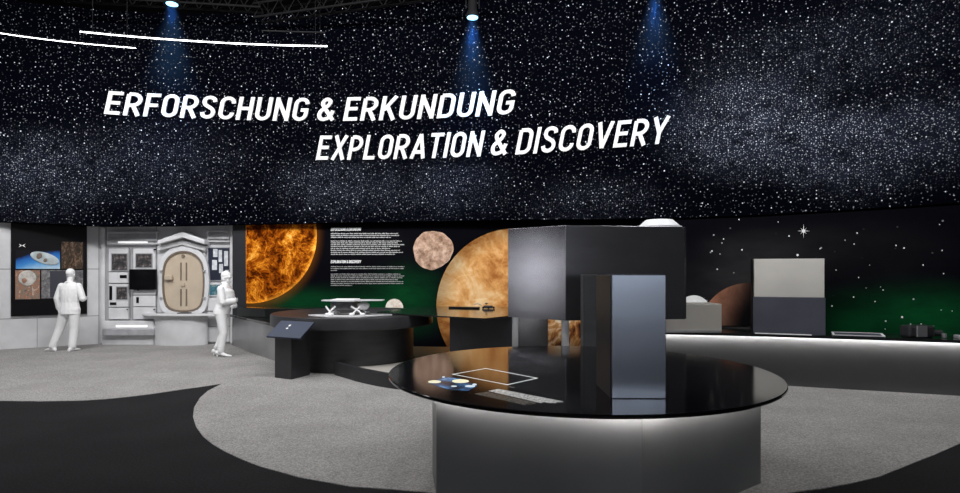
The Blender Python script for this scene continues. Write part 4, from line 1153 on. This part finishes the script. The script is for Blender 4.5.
def shoe(mb, rig, ankle, toe_dir, L=0.31, heel=0.0):
    a = Vector(ankle); d = Vector((toe_dir[0],toe_dir[1],0)).normalized(); r = Vector((d.y,-d.x,0)); zb = 0.008
    rows = []
    for t, hw, hh in ((-0.085,0.028,0.035),(-0.06,0.036,0.045),(0.0,0.036,0.05),(0.06,0.042,0.036),(0.12,0.047,0.026),(0.165,0.040,0.020),(0.19,0.020,0.014)):
        lift = heel*max(0.0, 1-max(0, t+0.05)/0.15)
        c = Vector((a.x,a.y,0))+d*t*(L/0.275); rows.append((rig.p((c.x,c.y,zb+hh+lift)), rig.v(r*hw), Vector((0,0,hh))))
    mb.loft(rows, 16)
    limb(mb, rig, [(a.x,a.y,zb+0.07+heel),(a.x-d.x*0.02,a.y-d.y*0.02,zb+0.12+heel)], [0.036,0.040], 12)
    if heel:
        h = Vector((a.x,a.y,0))-d*0.06; mb.tube([rig.p((h.x,h.y,zb)), rig.p((h.x,h.y,zb+heel+0.03))], [0.012,0.022], 8)

def figure(label, x, y, ang, J, woman=False):
    rig = Rig(x, y, ang); org = (x, y, 0); fm = M['figure']
    b = MB(); sw, hw = (0.185,0.155) if woman else (0.205,0.16)
    by = J['lean']
    section(b, rig, [(0.86,by(0.86),0.13,0.10),(0.95,by(0.95),hw,0.115),(1.08,by(1.08),0.135,0.10),(1.25,by(1.25),0.165,0.115),(1.38,by(1.38),sw*0.9,0.10),(1.45,by(1.45),0.10,0.07),(1.50,by(1.5),0.055,0.055)])
    limb(b, rig, [(0,by(1.44),1.43),(0,J['head'][1]-0.02,J['head'][2]-0.08)], [0.062,0.055])
    hL, hR = head(b, rig, J['head'], J.get('yaw',0), J.get('pitch',0))
    for sd in ('L','R'):
        limb(b, rig, [J['hip'+sd], J['knee'+sd], J['ank'+sd]], [0.085,0.055,0.038])
        limb(b, rig, [J['sho'+sd], J['elb'+sd], J['wri'+sd]], [0.055,0.040,0.028])
        hand(b, rig, *J['hand'+sd])
    body = solidform('person', b, fm, 0.0085, None, org, 1)
    tag(body, label, 'person')
    # clothing
    j = MB(); section(j, rig, J['jacket'])
    for sd in ('L','R'):
        e_ = Vector(J['elb'+sd]); w_ = Vector(J['wri'+sd]); c_ = e_.lerp(w_, 0.93)
        limb(j, rig, [J['sho'+sd], tuple(Vector(J['sho'+sd]).lerp(e_,0.5)), tuple(e_), tuple(c_)], [0.070,0.070,0.064,0.054])
        for t in (0.35,0.62,0.9):                                  # sleeve folds
            q_ = Vector(J['sho'+sd]).lerp(e_, t); j.ell(rig.p(q_), (0.076-0.012*t,0.076-0.012*t,0.012), 14, 6)
    # collar, centre seam and folds on the back
    limb(j, rig, [(-0.06,by(1.48)-0.04,1.485),(0,by(1.48)-0.075,1.49),(0.06,by(1.48)-0.04,1.485)], [0.02,0.022,0.02], 10)
    jr = J['jacket']
    for fx, z0, z1, r_ in J['folds']:
        pts = []
        for i in range(6):
            z = z0+(z1-z0)*i/5; hw_ = np.interp(z, [r[0] for r in jr], [r[2] for r in jr]); hd_ = np.interp(z, [r[0] for r in jr], [r[3] for r in jr]); yc = np.interp(z, [r[0] for r in jr], [r[1] for r in jr])
            xx = fx*hw_+0.012*math.sin(i*1.9+fx*7); yy = yc-hd_*math.sqrt(max(0.05, 1-(xx/hw_)**2))+0.004
            pts.append((xx, yy, z))
        limb(j, rig, pts, [r_]*6, 8)
    solidform('jacket', j, fm, 0.011, body, None, 2)
    t = MB()
    section(t, rig, [(0.84,by(0.84),0.15,0.105),(0.92,by(0.92),hw+0.02,0.125),(1.02,by(1.02),0.15,0.115)])
    for sd in ('L','R'):
        h_, k_, a_ = (Vector(J[q+sd]) for q in ('hip','knee','ank'))
        limb(t, rig, [tuple(h_), tuple(h_.lerp(k_,0.5)), tuple(k_), tuple(k_.lerp(a_,0.5)), tuple(k_.lerp(a_,0.94))], [0.118,0.102,0.086,0.080,0.078] if not woman else [0.108,0.092,0.075,0.068,0.062])
        for t_ in (0.15,0.35,0.7,0.85):
            q_ = k_.lerp(a_, t_); t.ell(rig.p(q_), (0.085-(0.015 if woman else 0),0.087-(0.015 if woman else 0),0.014), 14, 6)
    solidform('trousers', t, fm, 0.011, body, None, 2)
    for sd in ('L','R'):
        sm_ = MB(); shoe(sm_, rig, J['ank'+sd], J['toe'+sd], heel=J.get('heel',0.0)); solidform('shoe', sm_, fm, 0.007, body, None, 1)
    hm = MB(); hm.ell(hL((0,-0.018,0.040)), (0.081,0.098,0.092), 24, 14, hR)
    if woman: hm.ell(hL((0,-0.03,-0.02)), (0.078,0.075,0.085), 20, 12, hR)
    solidform('hair', hm, fm, 0.008, body, None, 1)
    if woman:
        g_ = MB(); g_.tube([hL((-0.075,0.02,0.008)),hL((-0.062,0.088,0.010)),hL((0,0.100,0.012)),hL((0.062,0.088,0.010)),hL((0.075,0.02,0.008))], 0.008, 8); obj('glasses', g_, fm, body, smooth_=True)
    return body

d1 = 12.49
figure('white life-size suited figure seen from behind, facing the black picture panel', WX(70,d1), d1, 0.0, dict(
    lean=lambda z: 0.0, head=(0.0,0.025,1.645), yaw=0.1, pitch=-0.08,
    hipL=(-0.09,0,0.90), kneeL=(-0.235,0.03,0.50), ankL=(-0.375,0.0,0.10), toeL=(-0.95,0.30),
    hipR=(0.09,0,0.90), kneeR=(0.075,0.02,0.49), ankR=(0.045,0.0,0.10), toeR=(0.12,1.0),
    shoL=(-0.18,0,1.40), elbL=(-0.255,-0.03,1.14), wriL=(-0.255,0.03,0.91), handL=((-0.255,0.03,0.91),(0.0,0.10,-1),(1,0.2,0),0.4,1),
    shoR=(0.18,0,1.40), elbR=(0.285,-0.02,1.13), wriR=(0.17,0.20,1.13), handR=((0.17,0.20,1.13),(-0.6,0.6,0.25),(0,0,1),0.6,1),
    jacket=[(0.80,0,0.205,0.145),(0.90,0,0.200,0.145),(1.05,0,0.178,0.130),(1.22,0,0.200,0.140),(1.34,0,0.225,0.130),(1.41,0,0.212,0.110),(1.45,0,0.15,0.09),(1.49,0,0.08,0.075)],
    folds=[(0.0,0.81,1.40,0.010),(-0.45,0.84,1.15,0.012),(0.42,0.84,1.10,0.012),(-0.30,1.1,1.34,0.012),(0.30,1.08,1.36,0.012),(0.65,0.9,1.2,0.012),(-0.68,0.95,1.2,0.012)]))
d2 = 11.72
figure('white life-size figure in profile walking right, arms folded, past the white wall', WX(221,d2), d2, -math.pi/2, dict(
    lean=lambda z: 0.03+0.06*max(0,min(1,(z-0.85)/0.6)), head=(0.0,0.115,1.590), yaw=0.0, pitch=-0.06,
    hipR=(0.085,0.03,0.88), kneeR=(0.09,0.09,0.48), ankR=(0.09,0.03,0.11), toeR=(-0.1,1.0),
    hipL=(-0.085,0.03,0.88), kneeL=(-0.09,0.02,0.48), ankL=(-0.10,-0.13,0.15), toeL=(0.0,1.0),
    shoR=(0.175,0.07,1.365), elbR=(0.215,0.13,1.10), wriR=(0.03,0.285,1.12), handR=((0.03,0.285,1.12),(-0.9,0.12,0.15),(0,-1,0),0.5,1),
    shoL=(-0.175,0.07,1.365), elbL=(-0.21,0.15,1.08), wriL=(0.0,0.275,1.02), handL=((0.0,0.275,1.02),(0.9,0.1,-0.1),(0,-1,0),0.5,-1),
    jacket=[(0.85,0.015,0.195,0.155),(0.93,0.025,0.19,0.155),(1.05,0.06,0.165,0.140),(1.20,0.10,0.19,0.165),(1.32,0.095,0.20,0.145),(1.39,0.075,0.165,0.095),(1.44,0.07,0.075,0.07)],
    folds=[(0.0,0.88,1.32,0.009),(-0.4,0.88,1.15,0.011),(0.45,0.88,1.15,0.012),(0.7,0.9,1.2,0.012)], heel=0.05), woman=True)

# ------------------------------------------------------------------ ceiling: trusses, lamps, light tubes
def truss(label, a, b_, w_=0.30, h_=0.30, n=9):
    a, b_ = Vector(a), Vector(b_); t = (b_-a).normalized(); s_ = Vector((t.y,-t.x,0))*w_/2; u_ = Vector((0,0,h_))
    r = thing('lighting_truss', label, 'truss', tuple(a.lerp(b_, 0.5)))
    ch = [(a-s_, b_-s_), (a+s_, b_+s_), (a-s_+u_, b_-s_+u_), (a+s_+u_, b_+s_+u_)]
    for p, q in ch: obj('chord', MB().tube([p, q], 0.024, 8), M['truss'], r, smooth_=True)
    br = MB()
    for i in range(n):
        p0, p1 = i/n, (i+1)/n
        for o_ in (-s_, s_): br.tube([a.lerp(b_,p0)+o_, a.lerp(b_,(p0+p1)/2)+o_+u_, a.lerp(b_,p1)+o_], 0.012, 6)
        br.tube([a.lerp(b_,p0)-s_, a.lerp(b_,p1)+s_], 0.012, 6)
    obj('bracing', br, M['truss'], r)
    hg = MB()
    for q in (a.lerp(b_,0.1), a.lerp(b_,0.9)): hg.tube([q+u_, Vector((q.x,q.y,9.2))], 0.01, 6)
    obj('hanger', hg, M['truss'], r)
    return r
def TP(px, py, z): d = (z-CH)*F/(HY-py); return (WX(px,d), d, z)
truss('dark ceiling truss sloping up to the right above the bar ends', TP(258,20,7.25), TP(520,-16,7.25), n=14)
truss('dark ceiling truss above the light bar on the left', TP(60,-2,7.40), TP(262,10,7.40), n=12)
truss('dark ceiling truss above the right part of the starry wall', TP(560,-14,7.40), TP(760,-30,7.40), n=10)

def spot_lamp(label, px, py, z, aim, watts, cone=46, col=(0.16,0.45,1.0), tr_z=7.25):
    x, y, z = TP(px, py, z)
    r = thing('spot_lamp', label, 'spot lamp', (x, y, z), 'blue spot lamps on the trusses')
    o = MB(); o.lathe([(0.115,0.012),(0.12,0.03),(0.115,0.09),(0.085,0.16),(0.082,0.34),(0.06,0.38),(0.0,0.39)], x, y, 28, z); obj('housing', o, M['truss'], r, smooth_=True)
    o = MB(); o.lathe([(0.0,0.0),(0.108,0.0),(0.108,0.012),(0.0,0.012)], x, y, 28, z); obj('lens', o, M['lens'], r)
    o = MB(); o.tube([(x-0.13,y,z+0.18),(x-0.13,y,z+0.44),(x+0.13,y,z+0.44),(x+0.13,y,z+0.18)], 0.012, 6); o.tube([(x,y,z+0.44),(x,y,9.2)], 0.014, 6); obj('bracket', o, M['truss'], r)
    L = bpy.data.lights.new('spot', 'SPOT'); L.energy = watts; L.color = col; L.spot_size = math.radians(cone); L.spot_blend = 0.9; L.shadow_soft_size = 0.09
    lo = bpy.data.objects.new('spot_beam', L); COL.objects.link(lo); lo.location = (x, y-0.02, z-0.03)
    lo.rotation_euler = (Vector(aim)-Vector((x,y,z))).to_track_quat('-Z','Y').to_euler()
def haze_beam(label, top, bottom, r0, r1, dens):
    m = bpy.data.materials.new('lit_haze'); m.use_nodes = True; nt = m.node_tree; nt.nodes.clear()
    out = N(nt, 'ShaderNodeOutputMaterial'); vol = N(nt, 'ShaderNodeVolumeScatter'); vol.inputs['Color'].default_value = (0.15,0.42,1.0,1); vol.inputs['Anisotropy'].default_value = 0.0
    tc = N(nt, 'ShaderNodeTexCoord'); sx = N(nt, 'ShaderNodeSeparateXYZ'); nt.links.new(tc.outputs['Generated'], sx.inputs[0])
    no = N(nt, 'ShaderNodeTexNoise'); setin(no, Scale=2.5, Detail=3.0); nt.links.new(tc.outputs['Object'], no.inputs['Vector'])
    fall = math_n(nt, 'POWER', sx.outputs[2], 1.3)
    gx = math_n(nt, 'SUBTRACT', sx.outputs[0], 0.5); gy = math_n(nt, 'SUBTRACT', sx.outputs[1], 0.5)
    rr = math_n(nt, 'SQRT', math_n(nt, 'ADD', math_n(nt, 'MULTIPLY', gx, gx), math_n(nt, 'MULTIPLY', gy, gy)))
    rad = math_n(nt, 'ADD', math_n(nt, 'MULTIPLY', math_n(nt, 'SUBTRACT', 1.0, sx.outputs[2]), 0.5*(r1-r0)/r1), 0.5*r0/r1)
    fall = math_n(nt, 'MULTIPLY', fall, smooth(nt, math_n(nt, 'DIVIDE', rr, rad), 1.0, 0.1))
    nt.links.new(math_n(nt, 'MULTIPLY', math_n(nt, 'MULTIPLY', fall, dens), smooth(nt, no.outputs['Fac'], 0.25, 0.75, 0.6, 1.0)), vol.inputs['Density'])
    nt.links.new(vol.outputs[0], out.inputs['Volume'])
    mb = MB(); T, B = Vector(top), Vector(bottom)
    mb.loft([(T.lerp(B, t), (r0+(r1-r0)*t,0,0), (0,r0+(r1-r0)*t,0)) for t in (0,0.25,0.5,0.75,1.0)], 28)
    return tag(obj('light_haze', mb, m, origin=tuple(T)), label, 'light haze', kind='stuff')
for px, py, z, bx_, bz_, dn, lab in ((472.5,18,6.72,470,4.9,0.50,'blue hazy light cone under the spot lamp above ERKUNDUNG'), (172,4.5,6.95,172,5.1,0.45,'blue hazy light cone under the left spot lamp'), (655,-8,7.0,655,5.5,0.45,'blue hazy light cone at the top edge on the right')):
    q = TP(px, py, z); haze_beam(lab, (q[0], q[1], q[2]-0.03), (q[0], q[1], bz_), 0.12, 0.70, dn)
spot_lamp('glowing spot lamp above the word ERKUNDUNG', 472.5, 18, 6.72, (WX(470,12.4),12.5,5.2), 420)
spot_lamp('glowing spot lamp at the top edge on the left, above the light bar', 172, 4.5, 6.95, (WX(170,13.2),13.2,5.3), 260)
spot_lamp('spot lamp on the truss at the top right', 655, -8, 7.0, (WX(655,11.8),11.9,5.6), 240)

def light_bar(label, pts, z, r_, mat, thing_name='light_bar'):
    P = [TP(px, py, z) for px, py in pts]; P = [(*q[:2], z) for q in spl([p[:2] for p in P], 8)]
    m = P[len(P)//2]
    t = thing(thing_name, label, 'light bar', m)
    prof = MB(); n = len(P)
    for i in range(n-1):
        a, b_ = np.array(P[i][:2]), np.array(P[i+1][:2]); tt = (b_-a)/np.linalg.norm(b_-a); nr = np.array((-tt[1],tt[0]))*r_
        prof.add([(*(a-nr),z+0.002),(*(b_-nr),z+0.002),(*(b_+nr),z+0.002),(*(a+nr),z+0.002),(*(a-nr),z+0.018),(*(b_-nr),z+0.018),(*(b_+nr),z+0.018),(*(a+nr),z+0.018)], [(3,2,1,0),(4,5,6,7),(0,1,5,4),(1,2,6,5),(2,3,7,6),(3,0,4,7)])
    obj('profile', prof, M['truss'], t)
    if mat is not None:
        df = MB().tube(P, r_*0.95, 10); obj('diffuser', df, mat, t, smooth_=True)
    cb_ = MB()
    for q in (P[2], P[-3]): cb_.tube([(q[0],q[1],z+0.018),(q[0],q[1],9.2)], 0.002, 5)
    obj('cable', cb_, M['truss'], t)
light_bar('long bright curved light bar above the word ERFORSCHUNG', [(80,31.5),(130,36.2),(180,40),(230,43),(280,45),(327,46)], 5.5, 0.013, M['tube'])
light_bar('bright curved light bar running out of the left edge', [(-60,24),(-20,30),(20,36),(60,41),(100,45),(136,48)], 5.5, 0.008, M['tube'])
light_bar('short unlit grey light bar above the long bright one', [(262,31.3),(285,32),(305,32.6),(325,33)], 6.3, 0.018, None)

# ------------------------------------------------------------------ light
def area(name, loc, aim, sx, sy, watts, col=(1,1,1), spread=180):
    L = bpy.data.lights.new(name, 'AREA'); L.shape = 'RECTANGLE'; L.size = sx; L.size_y = sy; L.energy = watts; L.color = col; L.spread = math.radians(spread)
    o = bpy.data.objects.new(name, L); COL.objects.link(o); o.location = loc
    o.rotation_euler = (Vector(aim)-Vector(loc)).to_track_quat('-Z','Y').to_euler(); return o
# ceiling wash lamps on the hall side of the starry wall
for x in (-7.5, -3.8, 0.0, 3.2):
    area('wall_wash', (x, 6.2, 7.6), (x*1.15, 13.0, 4.4), 2.2, 0.6, 200)
area('wall_wash', (5.2, 4.8, 7.4), (8.0, 9.8, 4.2), 2.2, 0.6, 140)
# downlights over the floor
for x, y in ((-7.5,9.5),(-6.0,8.6),(-3.8,8.0),(-1.0,7.0),(-2.8,4.8)):
    area('downlight', (x, y, 7.4), (x, y, 0), 1.0, 1.0, 42)
# unseen fill lamps added for the tall box, the hood and the walls they reflect
area('metal_fill', (1.2, -1.2, 6.4), (1.1, 4.0, 1.4), 1.6, 0.8, 25)
area('reflection_fill', (1.6, -1.2, 6.8), (1.6, -4.0, 2.2), 4.0, 0.6, 500, spread=110)
area('reflection_fill', (-9.5, 4.9, 6.0), (-13.8, 4.9, 1.8), 0.3, 0.3, 90, spread=20)
area('metal_fill', (-6.8, 5.6, 6.6), (0.8, 8.0, 1.6), 0.9, 0.9, 120)
# washers for the white station wall
area('station_wash', (-8.0, 10.2, 5.9), (-8.2, 13.6, 1.3), 3.0, 0.3, 70)

w = bpy.data.worlds.new('World'); SC.world = w; w.use_nodes = True
w.node_tree.nodes['Background'].inputs['Color'].default_value = (0.10,0.105,0.12,1)
w.node_tree.nodes['Background'].inputs['Strength'].default_value = 0.10

cam = bpy.data.cameras.new('Camera'); co = bpy.data.objects.new('Camera', cam); COL.objects.link(co)
co.location = (0,0,CH); co.rotation_euler = (math.pi/2,0,0)
cam.sensor_fit = 'HORIZONTAL'; cam.sensor_width = 36.0; cam.lens = 36.0*F/960.0; cam.shift_y = (HY-246.5)/960.0
cam.clip_end = 200
SC.camera = co
vs = SC.view_settings
vs.view_transform = 'Standard'; vs.look = 'None'; vs.exposure = 0.12; vs.gamma = 1.0
